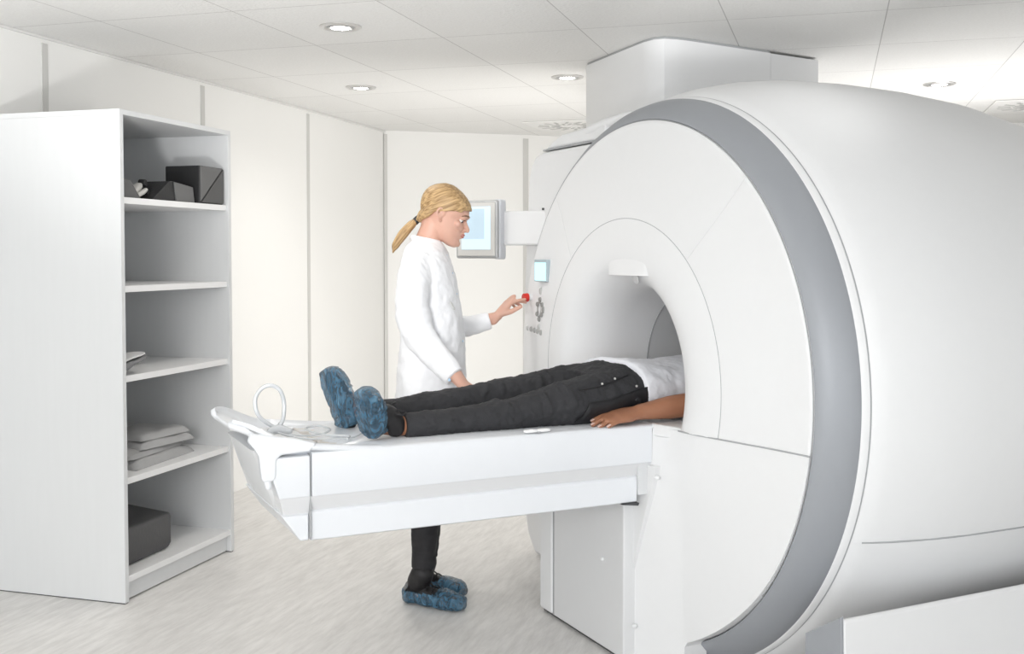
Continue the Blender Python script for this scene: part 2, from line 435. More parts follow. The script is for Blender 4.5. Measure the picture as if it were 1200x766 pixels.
# left wedge, half hidden by the side panel
bm = bmesh.new(); add_poly_prism(bm, [(.026, .001), (.20, .001), (.13, .075), (.05, .085), (.026, .15)], 'x', -.22, -.045)
o = finish(bm, 'foam_wedge', MFOAM, bevel=.005); o.location = S(0, 0, Z1); o.rotation_euler = (0, 0, RA)
tag(o, 'mid grey angled foam wedge at the left end of the top shelf', 'foam block')
# small handset with two black rollers
t = thing('handset', 'small cream handset with black round knobs between the foam pieces on the top shelf', 'medical device', S(-.11, .245, Z1+.004), RA+.15)
bm = bmesh.new(); limb(bm, [(0, -.05, .018), (-.005, 0, .035), (-.01, .05, .058)], [(.014, .022), (.016, .024), (.013, .018)], sq=.7); finish(bm, 'grip', CREAM, t)
bm = bmesh.new(); limb(bm, [(.03, -.045, .012), (.03, .0, .025), (.025, .045, .040)], [(.01, .012), (.011, .013), (.009, .01)]); finish(bm, 'clamp_arm', CREAM, t)
for p in ((.0, .07, .072), (.015, .065, .030)):
    bm = bmesh.new(); bmesh.ops.create_cone(bm, cap_ends=True, segments=20, radius1=.017, radius2=.015, depth=.03, matrix=Matrix.Translation(p) @ Matrix.Rotation(PI/2, 4, 'Y')); finish(bm, 'knob', DFOAM, t, bevel=.003)
# pad with pale top on the third board
t = thing('foam_pad', 'grey tilted pad with a pale top at the left of the middle shelf', 'foam block', S(-.07, .03, Z3), RA)
bm = bmesh.new(); limb(bm, [(-.05, -.0, .022), (-.03, .06, .036), (-.01, .105, .050)], [(.022, .09), (.022, .09), (.012, .08)], sq=.55); finish(bm, 'cushion', mat('pad_grey', (.20, .20, .205), .6, bump=.2), t)
bm = bmesh.new(); limb(bm, [(-.05, .0, .048), (-.03, .06, .062), (-.012, .100, .070)], [(.005, .09), (.005, .09), (.004, .08)], sq=.5); finish(bm, 'cover_sheet', mat('pad_white', (.75, .75, .75), .5), t)
for o in list(t.children):
    for v in o.data.vertices: v.co.y = max(v.co.y, .002)
# folded blankets
def slab(bm, hx, hy, z0, th, cx=0, cy=0, rot=0, droop=.0, n=20, m=16, sx=1, seedv=0, roll=0):
    """rounded cloth slab with uneven surface"""
    def out(u, v, top):
        e = (1-abs(2*u-1)**7)**.45*(1-abs(2*v-1)**7)**.45
        x = (2*u-1)*hx; y = (2*v-1)*hy
        nn = noise.noise(Vector((x*9+seedv, y*9, seedv)))*.014
        z = z0+(th*e+nn*e if top else 0)
        c, s = math.cos(rot), math.sin(rot)
        return Vector((cx+x*c-y*s, cy+x*s+y*c, max(z+roll*x, z0)))
    for top in (0, 1):
        g = [[bm.verts.new(out(i/n, j/m, top)) for j in range(m+1)] for i in range(n+1)]
        for i in range(n):
            for j in range(m): bm.faces.new((g[i][j], g[i+1][j], g[i+1][j+1], g[i][j+1]))
    bmesh.ops.remove_doubles(bm, verts=bm.verts, dist=.0004)
t = thing('blanket', 'grey folded cloth at the bottom of the pile, under the other cloth', 'folded cloth', S(-.235, .40, Z4), RA+.06, 'folded grey cloths on the shelf')
bm = bmesh.new(); slab(bm, .155, .235, .001, .046, seedv=3, n=26, m=30); finish(bm, 'lower_fold', LINEN, t, smooth=80)
bm = bmesh.new(); slab(bm, .14, .215, .042, .030, seedv=5.2, cx=-.01, cy=-.02, n=26, m=30); finish(bm, 'upper_fold', LINEN, t, smooth=80)
t = thing('blanket', 'grey folded cloth lying on top of the other cloth', 'folded cloth', S(-.235, .46, Z4+.066), RA-.10, 'folded grey cloths on the shelf')
bm = bmesh.new(); slab(bm, .14, .175, .0, .034, seedv=8, n=24, m=28); finish(bm, 'lower_fold', LINEN, t, smooth=80)
bm = bmesh.new(); slab(bm, .13, .16, .033, .030, seedv=11, cx=-.01, cy=.01, n=24, m=28); finish(bm, 'upper_fold', LINEN, t, smooth=80)
# dark cushion at the bottom
bm = bmesh.new(); add_poly_prism(bm, [(-.50, .002), (-.085, .002), (-.085, .03), (-.066, .06), (-.066, .145), (-.08, .162), (-.50, .205)], 'y', -.12, .30)
for v in bm.verts:
    if v.co.y > .2: v.co.x = min(v.co.x, -.085 if v.co.z > .02 else -.1)
o = finish(bm, 'positioning_cushion', GFOAM, bevel=.014); o.location = S(-.0, .147, Z5); o.rotation_euler = (0, 0, RA)
tag(o, 'thick dark grey positioning cushion on the lowest shelf', 'cushion')

# ------------------------------------------------------------------ scanner (local x into the bore, y away from the camera, z up)
PH = R(25.93); GO = Vector((.459, 3.934, 0)); ZC = .965
def G(u, v, z=0):            # v towards the camera side
    return Vector((GO.x+u*math.cos(PH)+v*math.sin(PH), GO.y+u*math.sin(PH)-v*math.cos(PH), z))
sc = thing('mri_scanner', 'large white round MRI scanner with a silver ring and a patient lying in its bore', 'scanner', GO, PH)
def arc(r, a0, a1, x, n=40, zc=ZC, off=0):
    return [(x, -r*math.cos(R(a0+(a1-a0)*i/n)), zc+r*math.sin(R(a0+(a1-a0)*i/n))) for i in range(n+1)]   # angle 0 = camera side, 90 = up
def facex(r):                 # front surface depth by radius
    pts = [(.43, -.080), (.50, -.074), (.585, -.058), (.70, -.036), (.82, -.014), (.94, .0)]
    for (r0, x0), (r1, x1) in zip(pts, pts[1:]):
        if r <= r1: return x0+(x1-x0)*max(0, (r-r0))/(r1-r0)
    return 0
# bore liner
bm = bmesh.new(); lathe_x(bm, [(.26, .322), (.9, .322), (1.55, .322), (1.75, .34), (1.98, .42)], 96, zc=ZC)
finish(bm, 'bore_liner', BORE, sc)
# collar with flared lip
lip = [(-.080+.20*(1-math.cos(t)), .445-.120*math.sin(t)) for t in [PI/2*i/10 for i in range(11)]]
prof = [(.255, .3245)]+lip[::-1]+[(-.0805, .47), (-.077, .50), (-.069, .545), (-.058, .585)]
bm = bmesh.new(); lathe_x(bm, prof, 128, zc=ZC)
cut(bm, (0, 0, .832), (0, 0, -1)); finish(bm, 'bore_collar', PLASTIC, sc, smooth=60)
lipprof = prof[:]
# front cover, upper and lower
prof = [(facex(r), r) for r in (.587, .64, .70, .76, .82, .88, .925, .937)]+[(.004, .940), (.02, .941)]
bm = bmesh.new(); lathe_x(bm, prof, 160, zc=ZC); cut(bm, (0, 0, .832), (0, 0, -1)); finish(bm, 'front_cover', PLASTIC, sc, smooth=50)
# lower cover: the dished face carries on into an apron that stands forward under the table
bm = bmesh.new(); lathe_x(bm, lipprof+prof, 160, zc=ZC); cut(bm, (0, 0, .832), (0, 0, 1)); cut(bm, (0, 0, .001), (0, 0, -1)); cut(bm, (0, .10, 0), (0, -1, 0))
NU, NZ = 64, 48; g = []
for k in range(NZ+1):
    z = .832*k/NZ; f = z/.84; vL = .112+.160*f; xl = -.165+.060*f; xm = -.060-.006*f
    vR = max(math.sqrt(max(0, .938**2-(z-ZC)**2)), .398); row = []
    for i in range(NU+1):
        v = vL+(vR-vL)*(i/NU)**1.2
        if v < .39: xa = xl+(xm-xl)*(v-vL)/(.39-vL)
        else: xa = xm+(v-.39)*.16
        xd = facex(math.hypot(v, z-ZC)) if math.hypot(v, z-ZC) < .938 else 0
        kk = .02; h = max(0, min(1, .5+.5*(xa-xd)/kk)); x = xa*(1-h)+xd*h-kk*h*(1-h)
        row.append(bm.verts.new((x, -v, z)))
    row.append(bm.verts.new((.03, -vR-.0005, z)))
    row.insert(0, bm.verts.new((.03, -vL, z)))
    g.append(row)
for a, b in zip(g, g[1:]):
    for j in range(len(a)-1): bm.faces.new((a[j], a[j+1], b[j+1], b[j]))
finish(bm, 'lower_front_cover', PLASTIC, sc, smooth=32)
# silver ring
prof = [(.012, .9405), (.006, .944), (.008, .952), (.04, .985), (.075, 1.010), (.105, 1.0215), (.115, 1.022)]
bm = bmesh.new(); lathe_x(bm, prof, 192, zc=ZC); cut(bm, (0, 0, .001), (0, 0, -1)); finish(bm, 'silver_ring', SILVER, sc, smooth=50)
# thin white rim and body shell
bm = bmesh.new(); lathe_x(bm, [(.110, 1.0215), (.112, 1.025), (.134, 1.031), (.138, 1.028)], 192, zc=ZC); cut(bm, (0, 0, .001), (0, 0, -1)); finish(bm, 'outer_rim', PLASTIC, sc, smooth=50)
body = [(.139, 1.027), (.142, 1.033), (.19, 1.053), (.25, 1.073), (.38, 1.10), (.52, 1.115), (.75, 1.120), (1.0, 1.112), (1.25, 1.09), (1.5, 1.045), (1.7, .985), (1.87, .90), (1.98, .80), (2.04, .70), (2.06, .55), (2.06, .42)]
for nm, no in (('body_cover', (0, 0, -1)), ('lower_body_cover', (0, 0, 1))):
    bm = bmesh.new(); lathe_x(bm, body, 160, zc=ZC); cut(bm, (0, 0, .568), no); cut(bm, (0, 0, .001), (0, 0, -1))
    finish(bm, nm, PLASTIC, sc, smooth=50)
# seams
def seam(pts, r=.0019, m=SEAM, name='seam', par=None):
    bm = bmesh.new(); tube(bm, pts, r, 6); return finish(bm, name, m, par or sc)
def seam_poly(pts, r=.0018, m=SEAM):
    return seam(pts, r, m)
seam(arc(.586, -13.2, 193.2, -.0578, 60), .0013)
seam([(facex(math.hypot(v, .832-ZC))-.0012, -v, .832) for v in [.385+.55*i/16 for i in range(17)]], .0026)
seam(arc(.9395, -40, 220, .004, 90), .0022)
for a, r0, r1 in ((48, .587, .938), (132, .587, .938), (90, .937, .9385)):
    if a == 90: continue
    seam([(facex(r0+(r1-r0)*i/8)-.0003, -(r0+(r1-r0)*i/8)*math.cos(R(a)), ZC+(r0+(r1-r0)*i/8)*math.sin(R(a))) for i in range(9)], .0010, PLASTIC2)
seam(arc(1.0295, -68, 230, .1385, 120), .0020)
def rbody(x):
    for (x0, r0), (x1, r1) in zip(body, body[1:]):
        if x <= x1: return r0+(r1-r0)*(x-x0)/max(x1-x0, 1e-6)
    return .42
seam([(x, -math.sqrt(rbody(x)**2-(.568-ZC)**2)-.0005, .568) for x in [.17+.08*i for i in range(23)]], .0028)
# recess hood over the bore
bm = bmesh.new()
g = []
for i in range(21):
    row = []
    y = -.135+.27*i/20; e = max(0, 1-(y/.135)**2)
    for j in range(9):
        tt = j/8                      # 0 top .. 1 edge
        z = 1.43-.085*tt
        r = math.hypot(y, z-ZC)
        x = facex(r)+.003-(.026*e**.6)*(tt**1.8)
        row.append(bm.verts.new((x, y-.06, z)))
    row.append(bm.verts.new((-.04, y-.06, 1.342)))
    row.append(bm.verts.new((0.0, y-.06, 1.345)))
    g.append(row)
for a, b in zip(g, g[1:]):
    for j in range(len(a)-1): bm.faces.new((a[j], a[j+1], b[j+1], b[j]))
finish(bm, 'camera_hood', PLASTIC, sc, smooth=50)
bm = bmesh.new(); limb(bm, [(-.066, -.09, 1.340), (-.062, -.09, 1.330)], [(.006, .020), (.006, .018)]); finish(bm, 'camera', mat('camera_grey', (.62, .62, .62), .4), sc)
# apron in front of the face under the table
def solid(name, verts, faces, m, par, bevel=.008, seg=3):
    bm = bmesh.new(); V = [bm.verts.new(v) for v in verts]
    for f in faces: bm.faces.new([V[i] for i in f])
    return finish(bm, name, m, par, bevel=bevel, seg=seg)
BF = ((0, 3, 2, 1), (4, 5, 6, 7), (0, 1, 5, 4), (1, 2, 6, 5), (2, 3, 7, 6), (3, 0, 4, 7))
# (x, y=-v, z): outer face folds at v = .39
solid('apron_top', [(-.107, -.298, .80), (-.068, -.39, .80), (.02, -.44, .80), (.02, .28, .80), (-.107, .28, .80),
                    (-.103, -.292, .843), (-.068, -.385, .839), (.02, -.43, .836), (.02, .28, .843), (-.103, .28, .843)],
      ((0, 4, 3, 2, 1), (5, 6, 7, 8, 9), (0, 1, 6, 5), (1, 2, 7, 6), (2, 3, 8, 7), (3, 4, 9, 8), (4, 0, 5, 9)), PLASTIC, sc, .008)
box('pedestal_panel', -.178, .03, -.20, .312, .012, .80, PLASTIC2, sc, .006)
box('pedestal_door', -.182, .03, .322, .425, .012, .80, PLASTIC, sc, .012)
box('pedestal_joint', -.176, .03, .311, .323, .012, .80, SEAM, sc, 0)
box('pedestal_base', -.165, .03, -.20, .418, .0, .012, DGAP, sc, 0)
solid('pedestal_gusset', [(-.176, -.10, .012), (-.05, -.10, .012), (-.05, -.15, .012), (-.164, -.112, .012),
                      (-.160, -.112, .70), (-.05, -.112, .70), (-.05, -.31, .70), (-.112, -.30, .70)], BF, PLASTIC2, sc, .003)
for p in ((-.1795, -.06, .33),):
    bm = bmesh.new(); bmesh.ops.create_uvsphere(bm, u_segments=16, v_segments=10, radius=.008, matrix=Matrix.Translation(p)); finish(bm, 'screw_cap', PLASTIC, sc)
for p in ((-.140, -.215, .13), (-.117, -.315, .665)):
    bm = bmesh.new(); bmesh.ops.create_uvsphere(bm, u_segments=16, v_segments=10, radius=.009, matrix=Matrix.Translation(p)); finish(bm, 'screw_cap', PLASTIC, sc)
# side skirt with a grey end plate
bm = bmesh.new(); add_poly_prism(bm, [(-1.0, .0), (-1.165, .0), (-1.155, .425), (-1.145, .432), (-1.03, .365), (-1.0, .34)], 'x', -.072, 2.05)
finish(bm, 'side_skirt', PLASTIC, sc, bevel=.006)
bm = bmesh.new(); add_poly_prism(bm, [(-1.012, .004), (-1.163, .004), (-1.152, .440), (-1.012, .352)], 'x', -.082, -.0725)
finish(bm, 'end_plate', SILVER, sc, bevel=.002)
# housing on the far side
hp = [(.50, 1.89), (1.05, 1.89), (1.115, 1.875), (1.16, 1.835), (1.183, 1.77), (1.205, 1.55), (1.225, 1.3), (1.24, 1.0), (1.25, .5), (1.235, .22), (1.19, .09), (1.12, .01), (.50, .01)]
bm = bmesh.new(); add_poly_prism(bm, hp, 'x', .15, 1.95); finish(bm, 'far_side_housing', PLASTIC, sc, bevel=.02)
bm = bmesh.new(); add_poly_prism(bm, [(.50, 1.900), (1.04, 1.900), (.98, 1.925), (.88, 1.955), (.70, 1.962), (.50, 1.962)], 'x', .16, 1.9)
finish(bm, 'housing_lid', PLASTIC, sc, bevel=.014)
bm = bmesh.new(); add_poly_prism(bm, [(.50, 1.893), (1.05, 1.893), (1.045, 1.901), (.50, 1.901)], 'x', .158, 1.9); finish(bm, 'housing_gap', SEAM, sc)
bm = bmesh.new(); limb(bm, [(.20, .70, 1.938), (.19, .62, 1.950), (.20, .52, 1.965), (.23, .42, 1.985)], [(.02, .03), (.026, .04), (.028, .04), (.02, .04)]); finish(bm, 'hose_cover', PLASTIC, sc)
# controls on the face
dx = facex(.85)-.004
dp = thing('x', 'x', 'x'); bpy.data.objects.remove(dp)
bezel = box('display', -.042, .0, .632, .745, 1.305, 1.398, mat('display_bezel', (.42, .50, .54), .4), sc, .002)
box('screen', -.0435, -.0415, .638, .738, 1.309, 1.386, DISPM, bezel, 0)
ey = .843; ez = 1.232
bm = bmesh.new(); bmesh.ops.create_cone(bm, cap_ends=True, segments=28, radius1=.020, radius2=.017, depth=.024, matrix=Matrix.Translation((-.035, ey, ez)) @ Matrix.Rotation(-PI/2, 4, 'Y'))
finish(bm, 'stop_button', RED, sc, bevel=.004)
bm = bmesh.new(); bmesh.ops.create_cone(bm, cap_ends=True, segments=28, radius1=.015, radius2=.015, depth=.02, matrix=Matrix.Translation((-.017, ey, ez)) @ Matrix.Rotation(-PI/2, 4, 'Y'))
finish(bm, 'button_stem', PLASTIC2, sc)
def fx(y, z): return facex(math.hypot(y, z-ZC))
def dot(y, z, w, h, m, name='control_key'):
    bm = bmesh.new(); x = fx(y, z)
    bmesh.ops.create_cone(bm, cap_ends=True, segments=20, radius1=1, radius2=.85, depth=.006, matrix=Matrix.Translation((x-.003, y, z)) @ Matrix.Diagonal((1, w, h, 1)) @ Matrix.Rotation(-PI/2, 4, 'Y'))
    return finish(bm, name, m, sc)
cy, cz = .722, 1.185
for a in range(6):
    aa = R(60*a+30); dot(cy+.036*math.cos(aa), cz+.042*math.sin(aa), .013, .011, ICON)
bm = bmesh.new()
n = 24
for i in range(n):
    a0, a1 = 2*PI*i/n, 2*PI*(i+1)/n
    q = []
    for a, rr_ in ((a0, .030), (a1, .030), (a1, .022), (a0, .022)):
        y = cy+rr_*math.cos(a); z = cz+rr_*1.2*math.sin(a); q.append(bm.verts.new((fx(y, z)-.005, y, z)))
    bm.faces.new(q)
finish(bm, 'control_ring', ICON, sc)
dot(cy, cz+.078, .010, .016, ICONL); dot(cy, cz-.078, .010, .016, ICONL)
dot(cy-.050, cz, .008, .015, ICON)
for i in range(5): dot(.875-.045*i+.0, 1.096-.002*i, .011 if i else .007, .012, ICONL if i == 0 else mat('key_grey', (.42, .42, .41), .5))
# liner joint
bm = bmesh.new(); tube(bm, arc(.3235, -30, 210, .257, 60), .0022, 6); finish(bm, 'liner_joint', SEAM, sc)

# boxed duct above the scanner, up to the ceiling
d = thing('duct_housing', 'white boxed duct rising from the top of the scanner to the ceiling', 'duct', room(-.72, 4.845, 1.80), RA+R(45.5))
cc = room(-.72, 4.845)
def loc2(p):
    a = RA+R(45.5); q = Vector((p[0]-cc.x, p[1]-cc.y)); return (q.x*math.cos(a)+q.y*math.sin(a), -q.x*math.sin(a)+q.y*math.cos(a))
wp = [(.358*1.065, 5.193*1.065), (.60, 4.93), (.64, 4.865), (.685, 4.845), (.74, 4.862), (.80, 4.895), (1.245, 5.19), (1.245, 6.4), (.6, 6.4)]
bm = bmesh.new(); add_poly_prism(bm, [loc2(p) for p in wp], 'z', 0, HC-.012-1.80); finish(bm, 'casing', PLASTIC, d, smooth=40)
wp2 = [(1.2465, 5.196), (1.53, 5.385), (1.53, 6.3), (1.2465, 6.3)]
bm = bmesh.new(); add_poly_prism(bm, [loc2(p) for p in wp2], 'z', 0, HC-.012-1.80); finish(bm, 'side_casing', PLASTIC, d, smooth=40, bevel=.002)
ctr = Vector((.9, 5.6))
bm = bmesh.new(); add_poly_prism(bm, [loc2(tuple(Vector(p)+(ctr-Vector(p))*.012)) for p in wp], 'z', HC-.012-1.80, HC-1.80-.0005); finish(bm, 'shadow_gap', SEAM, d)
# wall monitor on arm behind the scanner
mn = thing('monitor', 'grey framed monitor with a lit pale blue screen on an arm behind the woman', 'monitor', (-.158, 5.04, 1.537), R(-28))
FW, FH = .225, .272
bm = bmesh.new(); add_box(bm, -FW/2, FW/2, -.018, .022, -FH/2, FH/2); finish(bm, 'frame', SCREENF, mn, bevel=.010)
bm = bmesh.new(); add_box(bm, -FW/2+.012, FW/2-.012, -.0225, -.016, -FH/2+.012, FH/2-.012); finish(bm, 'bezel', SCREENB, mn, bevel=.003)
sn = box('screen', -FW/2+.035, FW/2-.035, -.0245, -.0215, -FH/2+.042, FH/2-.030, SCREENL, mn, 0)
box('window_pane', -.075, .045, -.0258, -.0242, -.045, .095, SCREEND, sn, 0)
box('monitor_arm', .10, .45, .03, .10, -.075, .085, PLASTIC, mn, .012)
box('arm_cover', FW/2-.03, FW/2+.008, -.004, .055, -FH/2-.004, FH/2+.004, mat('monitor_back', (.72, .74, .78), .4), mn, .010)
box('arm_knob', .315, .375, .035, .065, .086, .096, DGAP, mn, .002)

# ------------------------------------------------------------------ patient table
tb = thing('patient_table', 'white gloss patient table reaching out of the scanner, a patient lying on it', 'table', GO, PH)
HW = .27
def band(name, u0, u1, prof, m, bevel=.004, u0f=None):
    """prof: list (v,z) half; mirrored cross-section; left end slanted by u0f(z)"""
    full = [(v, z) for v, z in prof]+[(-v, z) for v, z in prof[::-1]]
    bm = bmesh.new()
    a = [bm.verts.new((u0f(z) if u0f else u0, -v, z)) for v, z in full]; b = [bm.verts.new((u1, -v, z)) for v, z in full]
    n = len(full); bm.faces.new(a[::-1]); bm.faces.new(b)
    for i in range(n): bm.faces.new((a[i], a[(i+1) % n], b[(i+1) % n], b[i]))
    return finish(bm, name, m, tb, bevel=bevel)
band('side_rail', -1.294, -.108, [(.268, .708), (HW, .712), (HW, .836), (.262, .840)], TABLEM, .003)
band('side_groove', -1.296, -.135, [(.245, .662), (.266, .709)], GROOVEM, 0)
band('lower_rail', -1.294, -.158, [(.244, .572), (.252, .576), (.254, .658), (.246, .664)], TABLEM, .003)
band('end_rail', 0, -1.300, [(.266, .708), (.268, .712), (.268, .828), (.262, .832)], TABLEM, .006, lambda z: -1.390-(z-.708)*.33)
band('end_groove', 0, -1.297, [(.243, .650), (.262, .709)], GROOVEM, 0, lambda z: -1.372-(z-.65)*.3)
band('end_lower_rail', 0, -1.300, [(.243, .574), (.250, .578), (.251, .650), (.246, .656)], TABLEM, .006, lambda z: -1.324-(z-.574)*.70)
box('rail_joint', -1.299, -1.2955, -.262, .262, .580, .832, SEAM, tb, 0)
box('dock_plate', -.158, -.106, -.262, .262, .60, .835, TABLEG, tb, 0)
bm = bmesh.new(); add_poly_prism(bm, [(-.154, .5725), (-.22, .571), (-.158, .563)], 'y', -.262, .2); finish(bm, 'dock_latch', DGAP, tb)
# nose under the tray
bm = bmesh.new(); rings = []
def rrect(x0, x1, hw, r, z, n=6):
    out = []
    for cx_, cy_, a0 in ((x1-.001, -hw+.001, -90), (x1-.001, hw-.001, 0), (x0+r, hw-r, 90), (x0+r, -hw+r, 180)):
        rr_ = r if cx_ == x0+r else .001
        for i in range(n+1):
            a = R(a0+90*i/n); out.append((cx_+rr_*math.cos(a), cy_+rr_*math.sin(a), z))
    return out
for z, x0, hw in ((.605, -1.325, .15), (.612, -1.350, .175), (.64, -1.372, .205), (.72, -1.405, .222), (.80, -1.432, .232), (.842, -1.452, .235)):
    rings.append(rrect(x0, -1.25, hw, .075, z))
loft(bm, rings); finish(bm, 'end_nose', TABLEG, tb, smooth=50)
# tray: spoon shaped shell
bm = bmesh.new(); nu, nv = 70, 28
def sstep(t): t = max(0, min(1, t)); return t*t*(3-2*t)
def tray_pt(i, j):
    u = -1.500+(0.40+1.500)*(i/nu)**1.35
    s = -1+2*j/nv
    w = .272
    e = (-u-1.335)/.165
    if e > 0: w = .272*math.sqrt(max(.0, 1-(min(e, 1)**2.6)*.72))
    rim = sstep((abs(s)-.80)/.16)
    fl = sstep((-u-1.02)/.50)
    endl = sstep((-u-1.32)/.18)
    z = .824+.021*rim+fl*.030*rim+endl*(.075*(1-rim)+.047*rim)+.012*fl
    if abs(s) > .93: z -= (abs(s)-.93)*.16
    return (u, s*w, z)
g = [[bm.verts.new(tray_pt(i, j)) for j in range(nv+1)] for i in range(nu+1)]
for i in range(nu):
    for j in range(nv): bm.faces.new((g[i][j], g[i+1][j], g[i+1][j+1], g[i][j+1]))
o = finish(bm, 'tray', TABLEM, tb, smooth=70)
s = o.modifiers.new('s', 'SOLIDIFY'); s.thickness = .014; s.offset = -1
bpy_norm = o.data.polygons[0].normal.z
if bpy_norm < 0: s.offset = 1
# corner lobe hanging from the tray rim
bm = bmesh.new(); add_poly_prism(bm, [(-1.470, .905), (-1.478, .880), (-1.462, .862), (-1.448, .838), (-1.443, .775), (-1.436, .764), (-1.408, .764), (-1.400, .775), (-1.398, .825), (-1.385, .838), (-1.30, .842), (-1.28, .865), (-1.35, .885)], 'y', -.272, -.238)
finish(bm, 'corner_bracket', TABLEM, tb, bevel=.010, seg=4)
bm = bmesh.new(); limb(bm, [(-1.425, -.258, .772), (-1.420, -.258, .748)], [.010, .010], n=12); finish(bm, 'bracket_pin', TABLEM, tb)
# little white clips on the rim
for u in (-.568, -.524):
    bm = bmesh.new(); limb(bm, [(u-.016, -.258, .848), (u, -.258, .8485), (u+.016, -.258, .848)], [(.005, .010), (.006, .011), (.005, .010)], sq=.6)
    finish(bm, 'rail_clip', mat('clip_white', (.88, .88, .88), .3), tb)
bm = bmesh.new(); add_box(bm, -.552, -.538, -.2725, -.262, .842, .846); finish(bm, 'clip_screw', SEAM, tb)

# things lying on the table
bm = bmesh.new(); nn = 24
g = [[bm.verts.new((-1.24+.34*i/nn, -.17+.34*j/nn, .8300+.003*noise.noise(Vector((i*.4, j*.4, 2)))+.0015+(.012*sstep((4-i)/4.)*noise.noise(Vector((j*.5, 0, 0)))**2*2))) for j in range(nn+1)] for i in range(nn+1)]
for i in range(nn):
    for j in range(nn): bm.faces.new((g[i][j], g[i+1][j], g[i+1][j+1], g[i][j+1]))
for vv in bm.verts: vv.co.z = max(vv.co.z, .8285+(.022*sstep((-vv.co.x-1.02)/.5)*0))+.004+.012*sstep((-vv.co.x-1.02)/.50)
o = finish(bm, 'paper_sheet', PAPER, smooth=80); o.location = GO; o.rotation_euler = (0, 0, PH)
sd = o.modifiers.new('s', 'SOLIDIFY'); sd.thickness = .0015
tag(o, 'beige protective sheet on the table under the patient\'s feet', 'paper sheet')
def gtube(name, pts, r, m, label, cat, group=None, ref=(.02, .03, 1)):
    bm = bmesh.new(); limb(bm, [(u, -v, z) for u, v, z in pts], [r]*len(pts), ref=ref, n=10)
    o = finish(bm, name, m); o.location = GO; o.rotation_euler = (0, 0, PH); return tag(o, label, cat, group)
gtube('tubing_loop', [(-1.315, .03, .86), (-1.338, .02, .875), (-1.388, .0, .915), (-1.398, -.01, .965), (-1.378, -.01, 1.0), (-1.350, 0, 1.010), (-1.325, .01, .995), (-1.312, .01, .955), (-1.318, .02, .905), (-1.335, .03, .872), (-1.30, .05, .856)], .0065, TUBEM,
      'pale thick tube standing up in a tall loop at the foot end of the table', 'tube', ref=(.03, 1, .02))
gtube('cable', [(-1.335, .03, .868), (-1.27, .06, .855), (-1.20, .04, .852), (-1.155, -.02, .855), (-1.17, -.09, .857), (-1.215, -.08, .856), (-1.225, -.02, .855), (-1.19, .06, .852), (-1.13, .10, .850), (-1.15, .15, .850)], .0028, TUBEM,
      'thin grey cable curling on the table towards the patient\'s feet', 'cable')
gtube('cable', [(-1.34, .05, .868), (-1.28, .10, .854), (-1.20, .13, .850), (-1.12, .12, .848), (-1.05, .02, .848)], .0024, TUBEM,
      'thin grey cable lying nearly straight on the near side of the table', 'cable')
t = thing('tube_connector', 'small grey connector at the foot of the tube loop on the table', 'connector', G(-1.335, .035, .868), PH)
bm = bmesh.new(); limb(bm, [(-.025, 0, .004), (.0, 0, .008), (.03, -.01, .002)], [.012, .015, .010], n=14); finish(bm, 'plug', TUBEM, t)
bm = bmesh.new(); limb(bm, [(.0, .012, .012), (.01, .03, .020)], [.006, .005], n=10); finish(bm, 'valve', mat('valve_grey', (.30, .31, .32), .4), t)

# ------------------------------------------------------------------ people
def hand(bm, wr, f, n, s, k=1.0, curl=(14, 18, 14), spread=1.0, thumb=(.62, .62, .25), ben=0, fr=1.0, curls=None):
    """wr wrist centre, f towards the fingers, n palm side normal, s towards the thumb"""
    wr = Vector(wr); f = Vector(f).normalized(); n = Vector(n); n = (n-f*n.dot(f)).normalized(); s0 = Vector(s)
    s = f.cross(n)
    if s.dot(s0) < 0: s = -s
    W = lambda a, b, c=0: wr+f*(a*k)+s*(b*k)+n*(c*k)
    limb(bm, [W(-.02, 0), W(.012, 0), W(.045, .001, .001), W(.078, .0, 0), (W(.094, -.001, 0))],
         [(.019*k, .026*k), (.0175*k, .028*k), (.0165*k, .037*k), (.0135*k, .040*k), (.010*k, .036*k)], ref=n, n=20, sq=.85)
    tips = []
    for i, (b, L, r) in enumerate(((.029, .070, .0088), (.0095, .079, .0092), (-.0105, .073, .0086), (-.029, .057, .0077))):
        p = W(.082-.004*abs(i-1), b, 0); cs = curls[i] if curls else curl
        pts = [W(.055, b*.85, 0), p]; ang = 0; d0 = (f+s*(.10*spread*(1.3-i)*.8)).normalized()
        seg = (.43, .32, .25)
        for q in range(3):
            ang += R(cs[q]); d = (d0*math.cos(ang)+n*math.sin(ang)); p = p+d*(L*seg[q]*k); pts.append(p)
        limb(bm, pts, [r*k*1.0*fr, r*1.02*k*fr, r*.98*k*fr, r*.88*k*fr, r*.74*k*fr], ref=n, n=12)
        tips.append((pts[-1], (pts[-1]-pts[-2]).normalized(), r*k))
    a, b, c = thumb
    t0 = W(.022, .020, .004); d = (f*a+s*b+n*c).normalized(); d2 = (f*(a+.45)+s*(b-.15)+n*(c)).normalized()
    limb(bm, [W(.008, .008, .003), t0, t0+d*.036*k, t0+d*.036*k+d2*.030*k, t0+d*.036*k+d2*.054*k], [.012*k, .0145*k, .0115*k, .0102*k, .0082*k], ref=n, n=12)
    return tips
HEADP = [(-.004, .070, .045, .012), (.004, .083, .020, .026), (.018, .0865, -.012, .038), (.034, .0815, -.034, .0475), (.044, .0845, -.050, .052), (.055, .0860, -.064, .0555),
         (.068, .0850, -.076, .059), (.085, .0835, -.086, .0630), (.100, .0800, -.092, .0665), (.112, .0785, -.097, .069), (.124, .0885, -.100, .0715), (.140, .0905, -.1025, .0735),
         (.160, .0860, -.1015, .0745), (.178, .0740, -.096, .0720), (.196, .0540, -.084, .0640), (.211, .0290, -.064, .0480), (.221, .0020, -.038, .0270), (.2245, -.012, -.026, .010)]
